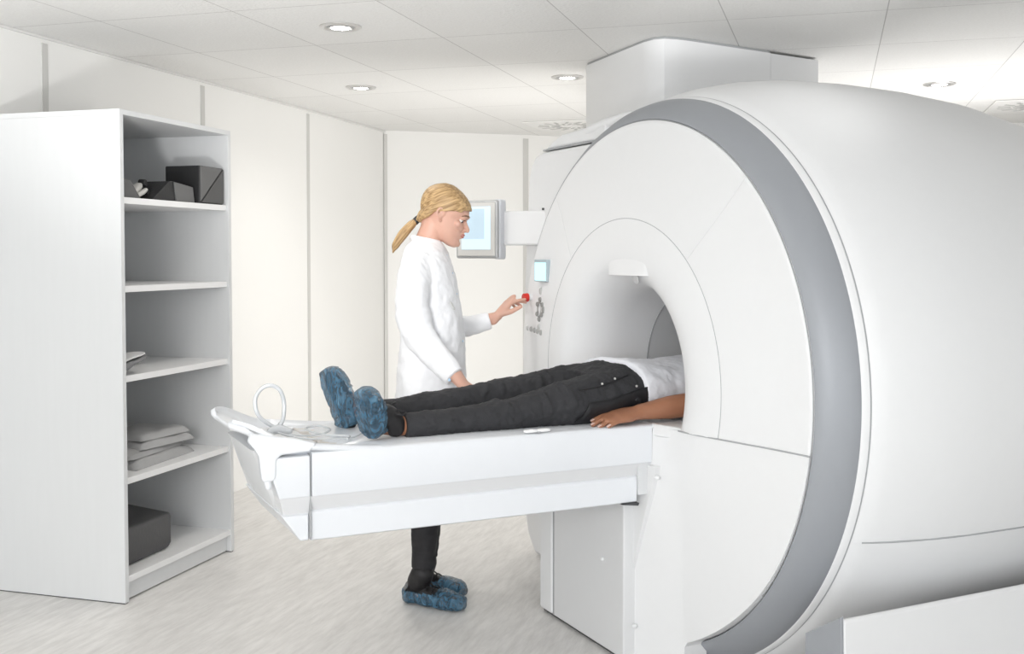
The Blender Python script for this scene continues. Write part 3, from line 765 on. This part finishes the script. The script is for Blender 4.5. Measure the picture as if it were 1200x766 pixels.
def head_ring(z, xf, xb, hw, n=40, grow=0):
    xf += grow; xb -= grow; hw += grow; c = (xf+xb)/2+.012*(xf-xb)/.19; out = []
    for i in range(n):
        a = 2*PI*i/n; ca, sa = math.cos(a), math.sin(a)
        x = c+(xf-c)*math.copysign(abs(ca)**.92, ca) if ca > 0 else c+(c-xb)*ca
        y = hw*math.copysign(abs(sa)**(1.12 if ca > 0 else .95), sa)
        out.append(Vector((x, y, z)))
    return out
def head_bm(bm, T):
    loft(bm, [[T @ p for p in head_ring(*q)] for q in HEADP])
    L = lambda pts, rad, ref=(0, 1, 0), n=12: limb(bm, [T @ Vector(p) for p in pts], rad, ref=(T.to_3x3() @ Vector(ref)), n=n)
    # nose: bridge, tip, wings
    L([(.078, 0, .116), (.088, 0, .098), (.1005, 0, .082), (.1035, 0, .0755)], [.0065, .0078, .0088, .0078])
    L([(.088, 0, .0735), (.100, 0, .074)], [.0075, .0072])
    for s in (-1, 1): L([(.085, s*.010, .074), (.093, s*.009, .075)], [.0058, .0062], n=10)
    for s in (-1, 1): L([(.0715, s*.043, .1150), (.0795, s*.034, .1185), (.0800, s*.027, .1185), (.0755, s*.019, .1150)], [.0055, .0070, .0070, .0055], ref=(0, 0, 1), n=10)
    # brow ridge, cheeks, lips base, chin, jaw
    L([(.076, -.032, .128), (.086, -.014, .127), (.087, .014, .127), (.076, .032, .128)], [.0075, .0085, .0085, .0075], ref=(0, 0, 1))
    for s in (-1, 1):
        L([(.060, s*.044, .090), (.072, s*.030, .080)], [.016, .013], ref=(0, 0, 1))
    L([(.081, -.014, .0555), (.0875, 0, .0565), (.081, .014, .0555)], [.0062, .0078, .0062], ref=(0, 0, 1))
    L([(.080, -.012, .0455), (.0860, 0, .0455), (.080, .012, .0455)], [.006, .0082, .006], ref=(0, 0, 1))
    L([(.074, -.008, .014), (.0775, 0, .014), (.074, .008, .014)], [.011, .0135, .011], ref=(0, 0, 1))
def ear_bm(bm, T, s):
    # outer rim, lobe and inner bowl, set on the side of the head
    V3 = lambda x, y, z: T @ Vector((x, s*y, z))
    rim = [(-.004, .066, .104), (.002, .073, .118), (-.006, .078, .131), (-.020, .081, .130), (-.027, .081, .115), (-.023, .079, .099), (-.013, .075, .086), (-.005, .069, .083)]
    limb(bm, [V3(*p) for p in rim], [.0038, .0042, .0042, .0044, .0042, .0042, .0050, .0045], n=10)
    limb(bm, [V3(-.010, .068, .118), V3(-.012, .069, .098)], [(.010, .006), (.009, .006)], ref=T.to_3x3() @ Vector((1, 0, 0)), n=12)
    limb(bm, [V3(-.012, .072, .122), V3(-.017, .0745, .108), V3(-.010, .073, .096)], [.0035, .0038, .0035], n=8)

WO = Vector((-.33, 4.31, 0))
wm = thing('person', 'woman with a blonde ponytail and white coat standing and reaching to the red button', 'person', WO)
TH = Matrix.Translation((.060, .0, 1.583)) @ Matrix.Rotation(R(-3), 4, 'Z') @ Matrix.Rotation(R(17), 4, 'Y') @ Matrix.Translation((.005, 0, -.115))
bm = bmesh.new()
head_bm(bm, TH)
for s in (-1, 1): ear_bm(bm, TH, s)
limb(bm, [(.022, 0, 1.58), (.010, 0, 1.52), (-.010, 0, 1.47), (-.020, 0, 1.40)], [(.050, .050), (.050, .048), (.050, .050), (.052, .056)], ref=(1, 0, 0), n=28)
limb(bm, [(-.02, 0, 1.36), (-.02, 0, 1.32), (0, 0, 1.22), (-.005, 0, 1.08), (-.01, 0, .95), (-.015, 0, .90)],
     [(.045, .05), (.080, .14), (.10, .15), (.085, .125), (.10, .155), (.095, .15)], ref=(1, 0, 0), n=28)
RS, RE, RW = (-.030, -.145, 1.355), (-.022, -.212, 1.12), (.143, -.330, .940)
LS, LE, LW = (.010, .145, 1.355), (.045, .262, 1.105), (.264, .312, 1.152)
limb(bm, [(-.02, -.08, 1.35), RS, RE, (.07, -.275, 1.02), RW], [.04, .045, .040, .036, (.021, .027)], n=16)
limb(bm, [(-.0, .08, 1.35), LS, LE, (.16, .295, 1.12), LW], [.04, .045, .040, .034, (.021, .026)], n=16)
hand(bm, RW, (.62, -.55, -.36), (-.35, .10, -.93), (.5, .8, 0), .98, curl=(16, 22, 18))
hand(bm, LW, (.60, .22, .70), (.66, .26, -.62), (0, -1, 0), .98, curls=((28, 6, 4), (36, 16, 10), (42, 26, 16), (46, 32, 20)), thumb=(.62, .36, .42))
NA, FA = (-.030, -.020, .09), (-.030, .150, .09)
for (ax, ay, az), hy in ((NA, -.08), (FA, .10)):
    limb(bm, [(-.015, hy, .93), (-.005, hy*.8+ay*.2, .72), (-.004, (hy+ay)/2, .50), (-.022, (hy+3*ay)/4, .30), (ax-.006, ay+.003, .135)], [.080, .062, .044, .040, .029], n=16)
    limb(bm, [(ax-.006, ay+.003, .13), (ax-.028, ay+.02, .08), (ax-.025, ay+.018, .045), (ax+.05, ay-.025, .032), (ax+.09, ay-.045, .028)], [.027, .022, .018, .014, .010], n=14)
b_ = finish(bm, 'body', SKIN, wm); remesh(b_, .0034, 3)
# eyes, brows, lips
for s in (-1, 1):
    bm = bmesh.new(); bmesh.ops.create_uvsphere(bm, u_segments=20, v_segments=14, radius=.0115, matrix=TH @ Matrix.Translation((.0672, s*.031, .1105))); e = finish(bm, 'eye', EYEW, wm, smooth=180)
    bm = bmesh.new(); bmesh.ops.create_uvsphere(bm, u_segments=16, v_segments=10, radius=.0072, matrix=TH @ Matrix.Translation((.0726, s*.0315, .1070))); finish(bm, 'iris', EYED, e, smooth=180)
    bm = bmesh.new(); limb(bm, [TH @ Vector(p) for p in ((.0740, s*.0415, .1110), (.0830, s*.035, .1120), (.0845, s*.028, .1120), (.0795, s*.021, .1105))], [.0010, .0016, .0016, .0010], n=8); finish(bm, 'eyelashes', BROW, wm)
    bm = bmesh.new(); limb(bm, [TH @ Vector(p) for p in ((.070, s*.048, .1255), (.0845, s*.034, .1315), (.0925, s*.018, .1305))], [.0014, .0024, .0026], n=8); finish(bm, 'eyebrow', BROW, wm)
bm = bmesh.new()
limb(bm, [TH @ Vector(p) for p in ((.0795, -.020, .0520), (.0905, -.009, .0560), (.0945, 0, .0550), (.0905, .009, .0560), (.0795, .020, .0520))], [.0010, .0032, .0038, .0032, .0010], n=10)
limb(bm, [TH @ Vector(p) for p in ((.0795, -.019, .0500), (.0890, -.009, .0470), (.0925, 0, .0462), (.0890, .009, .0470), (.0795, .019, .0500))], [.0010, .0034, .0042, .0034, .0010], n=10)
o = finish(bm, 'lips', LIPM, wm); remesh(o, .0012, 2)
# hair: shell following the skull, drawn back to a tie, and the ponytail
bm = bmesh.new()
def prof_at(z):
    for q0, q1 in zip(HEADP, HEADP[1:]):
        if z <= q1[0]:
            t = max(0, (z-q0[0])/(q1[0]-q0[0])); return tuple(a+(b-a)*t for a, b in zip(q0, q1))
    return HEADP[-1]
NA_, NT_ = 64, 26; rings = []
for k in range(NT_+1):
    t = k/NT_; row = []
    for i in range(NA_):
        x0 = .095*math.cos(2*PI*i/NA_)
        zb = .052+.102*max(0, min(1, (x0+.095)/.19))**.48
        z = zb+(.2244-zb)*(1-(1-t)**1.5)
        row.append(head_ring(*prof_at(z)[:4], n=NA_, grow=.0105 if t < .95 else .009)[i]+Vector((0, 0, .010*t)))
    rings.append(row)
rings.insert(0, [Vector((q.x*.86-.0, q.y*.84, q.z+.006)) for q in rings[0]])
loft(bm, rings)
limb(bm, [(-.060, 0, .10), (-.083, 0, .080), (-.104, 0, .059)], [(.040, .050), (.030, .034), (.012, .012)], ref=(1, 0, 0), n=20)
for s in (-1, 1): limb(bm, [(.060, s*.062, .146), (.020, s*.072, .150), (-.030, s*.074, .140), (-.070, s*.054, .098), (-.10, s*.010, .064)], [(.010, .006), (.012, .007), (.014, .009), (.022, .014), (.010, .010)], ref=(0, 0, 1), n=14)
for v in bm.verts: v.co = TH @ v.co
hr = finish(bm, 'hair', HAIR, wm); remesh(hr, .003, 3)
TIE = TH @ Vector((-.106, 0, .058))
bm = bmesh.new(); limb(bm, [TIE, TIE+Vector((-.024, -.006, -.022)), TIE+Vector((-.055, -.012, -.058)), TIE+Vector((-.082, -.014, -.098)), TIE+Vector((-.094, -.014, -.128))], [(.010, .011), (.018, .020), (.020, .026), (.016, .022), (.004, .006)], ref=(1, 0, 0), n=20)
o = finish(bm, 'ponytail', HAIRP, wm); remesh(o, .003, 2)
bm = bmesh.new(); limb(bm, [TIE+Vector((.005, 0, .005)), TIE+Vector((-.007, -.001, -.007))], [.0145, .0145], n=18); finish(bm, 'hair_tie', DFOAM, wm)
# coat
def coat_ring(z, x0, x1, hw, n=48):
    c = (x0+x1)/2; rx = (x1-x0)/2; out = []
    for i in range(n):
        a = 2*PI*i/n; ca, sa = math.cos(a), math.sin(a)
        out.append(Vector((c+rx*math.copysign(abs(ca)**.9, ca), hw*math.copysign(abs(sa)**.8, sa), z)))
    return out
CO = [(1.478, -.076, .040, .058), (1.468, -.084, .050, .070), (1.452, -.094, .060, .104), (1.43, -.103, .070, .150), (1.395, -.112, .084, .185), (1.34, -.122, .100, .195), (1.26, -.122, .116, .188), (1.17, -.118, .130, .178),
      (1.07, -.120, .140, .176), (.96, -.130, .142, .190), (.84, -.138, .146, .202), (.70, -.146, .152, .212), (.56, -.150, .156, .220), (.54, -.148, .154, .218)]
bm = bmesh.new(); loft(bm, [coat_ring(*q) for q in CO])
limb(bm, [(-.035, -.125, 1.395), (-.046, -.185, 1.32), (-.052, -.212, 1.22), (-.028, -.218, 1.115), (.055, -.270, 1.025), (.118, -.315, .962)], [(.066, .058), (.075, .066), (.071, .064), (.064, .060), (.052, .050), (.042, .042)], n=24, round_ends=False)
limb(bm, [(.0, .12, 1.39), (.025, .20, 1.30), (.040, .255, 1.14), (.12, .290, 1.112), (.235, .308, 1.135)], [(.066, .06), (.070, .062), (.058, .054), (.044, .044), (.037, .040)], n=24, round_ends=False)
ct = finish(bm, 'lab_coat', COATM, wm); remesh(ct, .0055, 4); wrinkle(ct, .014, .055)
s_ = ct.modifiers.new('s2', 'SMOOTH'); s_.iterations = 1; s_.factor = .4
bm = bmesh.new(); limb(bm, [(.055, -.07+.02, 1.437), (.052, -.03, 1.455), (.052, .02, 1.458)], [.004]*3, n=8); bm.free()
# collar band, pocket, hem vent, snap buttons
bm = bmesh.new()
ring = lambda z, g: [Vector((-.018+(.056+g)*math.cos(2*PI*i/40), (.056+g)*math.sin(2*PI*i/40), z-.012*math.cos(2*PI*i/40)+.006)) for i in range(40)]
loft(bm, [ring(1.462, .006), ring(1.474, .007), ring(1.482, .004), ring(1.482, 0), ring(1.462, .0)], cap=False)
finish(bm, 'collar', COATM, ct)
for z, dxx in ((1.415, .0), (1.345, .0), (1.262, .0), (1.170, .0), (1.075, .0)):
    xq = None
    for (z1, a0, a1, h1), (z2, b0, b1, h2) in zip(CO, CO[1:]):
        if z2 <= z <= z1: f_ = (z1-z)/(z1-z2); xq = a1+(b1-a1)*f_; hq = h1+(h2-h1)*f_
    yq = -.055; xs = xq-.012
    bm = bmesh.new(); bmesh.ops.create_cone(bm, cap_ends=True, segments=16, radius1=.006, radius2=.005, depth=.016, matrix=Matrix.Translation((xs, yq, z)) @ Matrix.Rotation(R(35), 4, 'Z') @ Matrix.Rotation(PI/2, 4, 'Y'))
    finish(bm, 'snap_button', SNAP, ct)
bm = bmesh.new(); bmesh.ops.create_cone(bm, cap_ends=True, segments=16, radius1=.006, radius2=.005, depth=.006, matrix=Matrix.Translation((.098, -.352, .955)) @ Matrix.Rotation(PI/2, 4, 'X')); finish(bm, 'snap_button', SNAP, ct)
bm = bmesh.new(); limb(bm, [(.092, -.155, 1.235), (.105, -.135, 1.205)], [.003, .003], n=8); finish(bm, 'pen_clip', TRIM, ct)
# trousers and shoes
for (ax, ay, az), hy in ((NA, -.08), (FA, .10)):
    bm = bmesh.new(); limb(bm, [(-.015, hy, .90), (-.004, hy*.8+ay*.2, .72), (-.004, (hy+ay)/2, .50), (-.020, (hy+3*ay)/4, .32), (-.026, ay, .22), (ax+.0, ay, .155)], [.098, .082, .063, .056, .050, .047], n=24, round_ends=False)
    o = finish(bm, 'trouser_leg', LEGGING, wm); remesh(o, .005, 2); wrinkle(o, .008, .03)
def shoe(par, heel, toe, ank, up, r=1.0, shaft=.037, tag_c=True, lace_dir=None):
    """heel and toe: points near the sole; ank: ankle centre; up: direction from sole to instep"""
    heel, toe, ank, up = Vector(heel), Vector(toe), Vector(ank), Vector(up).normalized()
    f = (toe-heel); L = f.length; f.normalize(); up = (up-f*up.dot(f)).normalized(); sd = f.cross(up)
    P = lambda a, h, b=0: heel+f*(a*L)+up*h+sd*b
    r0 = r; r = r*.84
    bm = bmesh.new()
    limb(bm, [P(.02, .032), P(.25, .038), P(.5, .036), P(.72, .030), P(.86, .026)], [(.030*r, .031*r), (.036*r, .034*r), (.034*r, .037*r), (.028*r, .041*r), (.020*r, .032*r)], ref=up, n=20)
    limb(bm, [P(.12, .05), P(.18, .085), ank], [.036, shaft, shaft], n=20)
    for v in bm.verts:
        h0 = (v.co-heel).dot(up)
        if h0 < .010: v.co += up*(.010-h0)
    o = finish(bm, 'shoe', SHOEM, par); remesh(o, .004, 3)
    for k_ in range(4):                    # lacing
        a = .62-.11*k_; h = .066+.007*k_
        bm = bmesh.new(); limb(bm, [P(a, h-.014, -.028), P(a-.02, h+.003, 0), P(a, h-.014, .028)], [.003]*3, n=8); finish(bm, 'lace', BLACKP, o)
    bm = bmesh.new(); q = P(.27, .098); limb(bm, [q, q+up*.024+sd*.018, q+up*.050+sd*.030-f*.010, q+up*.034+sd*.046-f*.018, q+sd*.022], [.0034]*5, n=8)
    limb(bm, [q, q+up*.022-sd*.022, q+up*.040-sd*.036-f*.012, q+up*.012-sd*.046, q-sd*.022], [.0034]*5, n=8); finish(bm, 'lace_bow', BLACKP, o)
    r = r0
    # thin plastic cover, open at the ankle
    bm = bmesh.new()
    sec = [(-.10, .020, .020, .020), (-.065, .030, .040, .036), (.05, .038, .046, .044), (.25, .036, .043, .044), (.5, .034, .040, .047), (.72, .030, .036, .050), (.92, .026, .032, .046), (1.05, .024, .026, .034), (1.10, .022, .012, .014)]
    rings = []; n = 40
    for a, h, rv, rh in sec:
        rings.append([P(a, h)+up*(rv*r*math.copysign(abs(math.cos(t))**.9, math.cos(t)))+sd*(rh*r*math.sin(t)) for t in [2*PI*i/n for i in range(n)]])
    limbs = []
    dense = []
    for q0, q1 in zip(rings, rings[1:]):
        for s_i in range(4): dense.append([p0.lerp(p1, s_i/4) for p0, p1 in zip(q0, q1)])
    dense.append(rings[-1])
    loft(bm, dense)
    for v in bm.verts:
        c_ = v.co.copy(); dn = noise.noise(c_*38)*.0065+noise.noise(Vector((c_.dot(f)*90, c_.dot(sd)*14, 3)))*.0045
        h_ = (v.co-heel).dot(up)
        ax_ = heel+f*(v.co-heel).dot(f)+up*.03
        v.co += (v.co-ax_).normalized()*dn
        if h_ < .002: v.co += up*(.002-h_)
    # opening
    dl = [fc for fc in bm.faces if (fc.calc_center_median()-heel).dot(up) > .055 and -.05 < (fc.calc_center_median()-heel).dot(f)/L < .62]
    bmesh.ops.delete(bm, geom=dl, context='FACES')
    c = finish(bm, 'shoe_cover', COVER, par, smooth=80)
    return o, c
shoe(wm, (-.088, .030, .004), (.122, -.080, .004), (-.032, -.018, .132), (0, 0, 1), 1.08, shaft=.047)
shoe(wm, (-.080, .200, .004), (.118, .092, .004), (-.032, .152, .132), (0, 0, 1), 1.08, shaft=.047)

# patient, in scanner coordinates (u, v, z)
pt = thing('person', 'patient in charcoal trousers and white shirt lying on the table, head inside the scanner', 'person', GO, PH)
Q = lambda u, v, z: Vector((u, -v, z))
bm = bmesh.new()
TP = Matrix.Translation(Q(.52, 0, .885)) @ Matrix.Rotation(PI/2, 4, 'Y') @ Matrix.Scale(-1, 4, (1, 0, 0)) @ Matrix.Scale(-1, 4, (0, 0, 1))
TP = Matrix(((0, 0, 1, .45), (0, 1, 0, 0), (1, 0, 0, .935), (0, 0, 0, 1)))
head_bm(bm, TP)
for s in (-1, 1): ear_bm(bm, TP, s)
limb(bm, [Q(.40, 0, .93), Q(.50, 0, .935)], [.06, .055], n=20)
limb(bm, [Q(-.12, 0, .925), Q(.0, 0, .925), Q(.15, 0, .925), Q(.30, 0, .935), Q(.38, 0, .93)], [(.085, .15), (.08, .145), (.09, .15), (.10, .165), (.07, .13)], n=28)
PW = Q(-.142, .240, .880)
limb(bm, [Q(.36, .15, .92), Q(.33, .19, .905), Q(.12, .262, .900), Q(.0, .256, .893), PW], [.052, .05, (.044, .040), (.041, .037), (.027, .029)], n=20)
PF = Q(-.10, -.215, .875)
limb(bm, [Q(.36, -.15, .92), Q(.33, -.19, .905), Q(.14, -.245, .89), PF], [.052, .05, .04, (.022, .028)], n=20)
tips = hand(bm, PW, Q(-1, .02, -.11), Q(-.02, -.22, -.95), Q(0, -1, 0), 1.13, curls=((4, 10, 6), (4, 10, 6), (4, 11, 6), (3, 11, 6)), thumb=(.9, .30, .25), spread=.35)
hand(bm, PF, Q(-1, 0, -.05), Q(0, 0, -1), Q(0, 1, 0), 1.0)
for s, tv, tz in ((1, .12, .874), (-1, -.125, .884)):
    limb(bm, [Q(-.08, tv*.8, .925), Q(-.30, tv, .915), Q(-.50, tv, .896), Q(-.72, tv, tz+.004), Q(-.94, tv, tz-.001), Q(-.99, tv, tz)], [.065, .055, .036, .032, .031, .032], n=18)
    limb(bm, [Q(-.99, tv, tz), Q(-1.03, tv, tz+.002), Q(-1.04, tv+s*.02, tz+.03), Q(-1.045, tv+s*.035, tz+.06)], [.030, .024, .02, .014], n=14)
b_ = finish(bm, 'body', SKIN2, pt); remesh(b_, .0034, 3)
# finger nails of the near hand
for p, d, r in tips:
    bm = bmesh.new(); nrm = Q(0, .0, 1); nrm = Vector((0, -.3, .95)); q = p+nrm*(r*.62)
    limb(bm, [q-d*.004, q+d*.006], [(.0016, .0052), (.0014, .0045)], ref=nrm, n=12); finish(bm, 'fingernail', NAIL2, b_)
# trousers
bm = bmesh.new()
limb(bm, [Q(-.935, .125, .870), Q(-.90, .125, .872), Q(-.74, .12, .878), Q(-.60, .12, .884), Q(-.48, .12, .894), Q(-.36, .12, .908), Q(-.24, .115, .918), Q(-.12, .10, .925)], [(.040, .044), (.041, .047), (.045, .054), (.052, .060), (.062, .070), (.078, .086), (.090, .096), (.096, .10)], n=28, round_ends=False)
limb(bm, [Q(-.935, -.125, .882), Q(-.90, -.125, .884), Q(-.74, -.12, .896), Q(-.60, -.12, .904), Q(-.48, -.12, .908), Q(-.36, -.12, .914), Q(-.24, -.115, .920), Q(-.12, -.10, .925)], [(.040, .044), (.041, .047), (.050, .056), (.058, .062), (.068, .070), (.078, .086), (.090, .096), (.096, .10)], n=28, round_ends=False)
limb(bm, [Q(-.25, 0, .925), Q(-.16, 0, .932), Q(-.08, 0, .932), Q(-.03, 0, .928), Q(.03, 0, .925)], [(.080, .16), (.096, .184), (.099, .186), (.088, .174), (.070, .15)], n=40, round_ends=False, sq=.85)
for v in bm.verts: v.co.z = max(v.co.z, .8335)
rf = random.Random(5)
def leg_fold(u, v, zc_, rv, rh, a0, a1, du, r):
    pts = []
    for i in range(6):
        a = R(a0+(a1-a0)*i/5); pts.append(Q(u+du*i/5, v+(rh-.003)*math.cos(a), zc_+(rv-.003)*math.sin(a)))
    limb(bm, pts, [r*.4, r, r*1.1, r, r*.8, r*.3], n=8)
for (u, rv, rh, zc_) in ((-.63, .051, .058, .883), (-.585, .054, .061, .886), (-.54, .057, .064, .889), (-.50, .061, .068, .892), (-.455, .065, .073, .897), (-.41, .071, .079, .903), (-.36, .078, .086, .908)):
    leg_fold(u, .12, zc_, rv, rh, rf.uniform(-25, 0), rf.uniform(85, 120), rf.uniform(-.05, .07), rf.uniform(.006, .010))
for (u, rv, rh, zc_) in ((-.60, .058, .062, .904), (-.52, .064, .067, .907), (-.38, .076, .084, .913), (-.33, .082, .09, .916), (-.28, .086, .093, .918)):
    leg_fold(u, -.12, zc_, rv, rh, rf.uniform(0, 20), rf.uniform(95, 130), rf.uniform(-.03, .06), rf.uniform(.007, .011))
o = finish(bm, 'trousers', PANTS, pt); remesh(o, .005, 3)
wrinkle(o, .016, .05)
t2 = bpy.data.textures.new('fold2', 'CLOUDS'); t2.noise_scale = .018; d2 = o.modifiers.new('d2', 'DISPLACE'); d2.texture = t2; d2.strength = .006; d2.mid_level = .5
for s, tv, tz in ((1, .125, .872), (-1, -.125, .884)):
    bm = bmesh.new(); limb(bm, [Q(-.955, tv, tz), Q(-.93, tv, tz), Q(-.895, tv, tz)], [(.0385, .043), (.0425, .047), (.0425, .049)], n=32, round_ends=False)
    for v in bm.verts: v.co.z = max(v.co.z, .8335)
    finish(bm, 'cuff', PANTS, o, smooth=70)
# dark side panel, fly pocket line and studs on the near hip
def hip_surf(u, ang, lift=.004):
    # point on the near hip surface: ang 0 = straight to the camera side, 90 = up
    k_ = max(0, min(1, (-u-.10)/.14)); rv, rh, cz_ = .100-.012*k_, .186+.026*k_, .931-.016*k_
    ca, sa = math.cos(R(ang)), math.sin(R(ang))
    return Q(u, (rh+lift)*abs(ca)**.85, cz_+(rv+lift)*math.copysign(abs(sa)**.85, sa))
bm = bmesh.new(); g = []
for i in range(19):
    u0 = -.375+.32*i/18; row = []
    for j in range(9):
        f_ = j/8; u_ = u0+(.045*(1-i/18))*f_*0
        lo_, hi_ = -52, 2+10*(i/18)
        row.append(bm.verts.new(hip_surf(u0+.05*(1-i/18)*f_, lo_+(hi_-lo_)*f_, .010)))
    g.append(row)
for a_, b2 in zip(g, g[1:]):
    for j in range(8): bm.faces.new((a_[j], a_[j+1], b2[j+1], b2[j]))
op = finish(bm, 'side_panel', BLACKP, o, smooth=80); sdm = op.modifiers.new('s', 'SOLIDIFY'); sdm.thickness = .004
bm = bmesh.new(); limb(bm, [hip_surf(-.36, 24, .016), hip_surf(-.27, 30, .016), hip_surf(-.20, 36, .015), hip_surf(-.14, 40, .012)], [.0028]*4, n=8); finish(bm, 'pocket_zip', BLACKP, o)
for u_, a_ in ((-.265, 33), (-.205, 38), (-.13, 15)):
    bm = bmesh.new(); bmesh.ops.create_uvsphere(bm, u_segments=14, v_segments=8, radius=.0045, matrix=Matrix.Translation(hip_surf(u_, a_, .019))); finish(bm, 'metal_stud', CHROME, o, smooth=180)
# shirt, with the slanted hem
bm = bmesh.new()
rings = []; n = 56
secs = [(-.118, .098, .182, .932), (-.112, .110, .196, .934), (-.08, .112, .198, .934), (-.04, .107, .190, .932), (.03, .100, .180, .930), (.12, .100, .176, .930), (.22, .106, .184, .932), (.32, .108, .194, .936), (.39, .09, .180, .935), (.42, .06, .10, .935)]
for u_, rv, rh, cz_ in secs:
    r_ = []
    for i in range(n):
        a_ = 2*PI*i/n; ca, sa = math.cos(a_), math.sin(a_)
        z_ = cz_+rv*math.copysign(abs(sa)**.8, sa); y_ = rh*math.copysign(abs(ca)**.8, ca)
        sl = 1 if u_ > .0 else (.10-u_)/.22
        off = (.085*max(0, y_ and (y_/rh))*0+(-y_/rh)*.035+(.0)) * (1 if u_ < 0 else max(0, 1-u_/.12))
        drop = -.07*max(0, (-y_/rh))**2*(1 if u_ < 0 else max(0, 1-u_/.12)) * 0
        r_.append(Vector((u_+off+drop+.03*(1 if u_ < 0 else 0)*max(0, -sa), y_, max(z_, .8345))))
    rings.append(r_)
dense = []
for q0, q1 in zip(rings, rings[1:]):
    for s_i in range(6): dense.append([p0.lerp(p1, s_i/6) for p0, p1 in zip(q0, q1)])
dense.append(rings[-1]); loft(bm, dense)
# sleeves
limb(bm, [Q(.35, .12, .925), Q(.32, .19, .912), Q(.22, .232, .902), Q(.15, .252, .898)], [(.068, .06), (.064, .06), (.056, .054), (.050, .047)], n=22, round_ends=False)
limb(bm, [Q(.35, -.12, .925), Q(.32, -.19, .912), Q(.20, -.225, .898)], [(.068, .06), (.064, .06), (.052, .052)], n=22, round_ends=False)
ts = finish(bm, 't_shirt', TSHIRT, pt); remesh(ts, .005, 3); wrinkle(ts, .012, .05)
# shoes with covers: sole faces the foot end of the table
shoe(pt, Q(-1.092, .148, .862), Q(-1.122, .205, .984), Q(-.985, .124, .876), Q(1, -.42, -.05), 1.12)
shoe(pt, Q(-1.087, -.118, .852), Q(-1.132, -.168, 1.018), Q(-.99, -.127, .886), Q(1, -.38, .15), 1.15)


# ------------------------------------------------------------------ light
w = bpy.data.worlds.new('world'); SC.world = w; w.use_nodes = True
bg = w.node_tree.nodes['Background']; bg.inputs[0].default_value = (.93, .965, 1, 1); bg.inputs[1].default_value = 1.85
def area(name, loc, tgt, size, energy, col=(1, 1, 1), sy=None):
    l = bpy.data.lights.new(name, 'AREA'); l.energy = energy; l.color = col; l.size = size
    if sy: l.shape = 'RECTANGLE'; l.size_y = sy
    o = bpy.data.objects.new(name, l); COL.objects.link(o); o.location = loc
    o.rotation_euler = (Vector(tgt)-Vector(loc)).to_track_quat('-Z', 'Y').to_euler()
    return o
def added_spot(name, loc, tgt, energy, cone, col=(1, .995, .99)):
    l = bpy.data.lights.new(name, 'SPOT'); l.energy = energy; l.color = col; l.spot_size = R(cone); l.spot_blend = .6; l.shadow_soft_size = .12
    o = bpy.data.objects.new(name, l); COL.objects.link(o); o.location = loc
    o.rotation_euler = (Vector(tgt)-Vector(loc)).to_track_quat('-Z', 'Y').to_euler(); return o
added_spot('added_fill_front', (-1.1, 1.6, .9), (-1.1, 3.1, 2.4), 150, 76)  # added spot out of frame, brightens the near ceiling
added_spot('added_fill_right', (1.3, 1.9, 1.5), (1.05, 3.75, 2.4), 115, 30)  # added unseen spot, lifts the ceiling above the scanner
po = added_spot('added_fill_woman', (-.9, .8, 1.95), (-.30, 4.3, 1.25), 120, 28); po.data.shadow_soft_size = .35; po.data.spot_blend = 1  # added unseen spot that whitens the woman's coat
area('added_fill_left', (-1.3, -1.6, 2.0), (-.6, 4.3, 1.0), 1.6, 76, (1, .99, .98))  # added frontal fill behind the camera, not a fixture of the room
lb = G(.9, -1.75, .75); area('added_fill_back', lb, (-.5, 8.6, 1.2), 1.0, 21, (1, .985, .96))  # added fill hidden behind the scanner, brightens the back wall
area('added_fill_rear', (2.9, 6.3, .9), (2.4, 5.6, 2.4), 1.0, 25, (1, .99, .98))  # added fill out of sight behind the scanner, for ceiling and rear

SC.view_settings.view_transform = 'Standard'; SC.view_settings.look = 'None'; SC.view_settings.gamma = 1
SC.view_settings.exposure = .30; SC.view_settings.use_curve_mapping = False
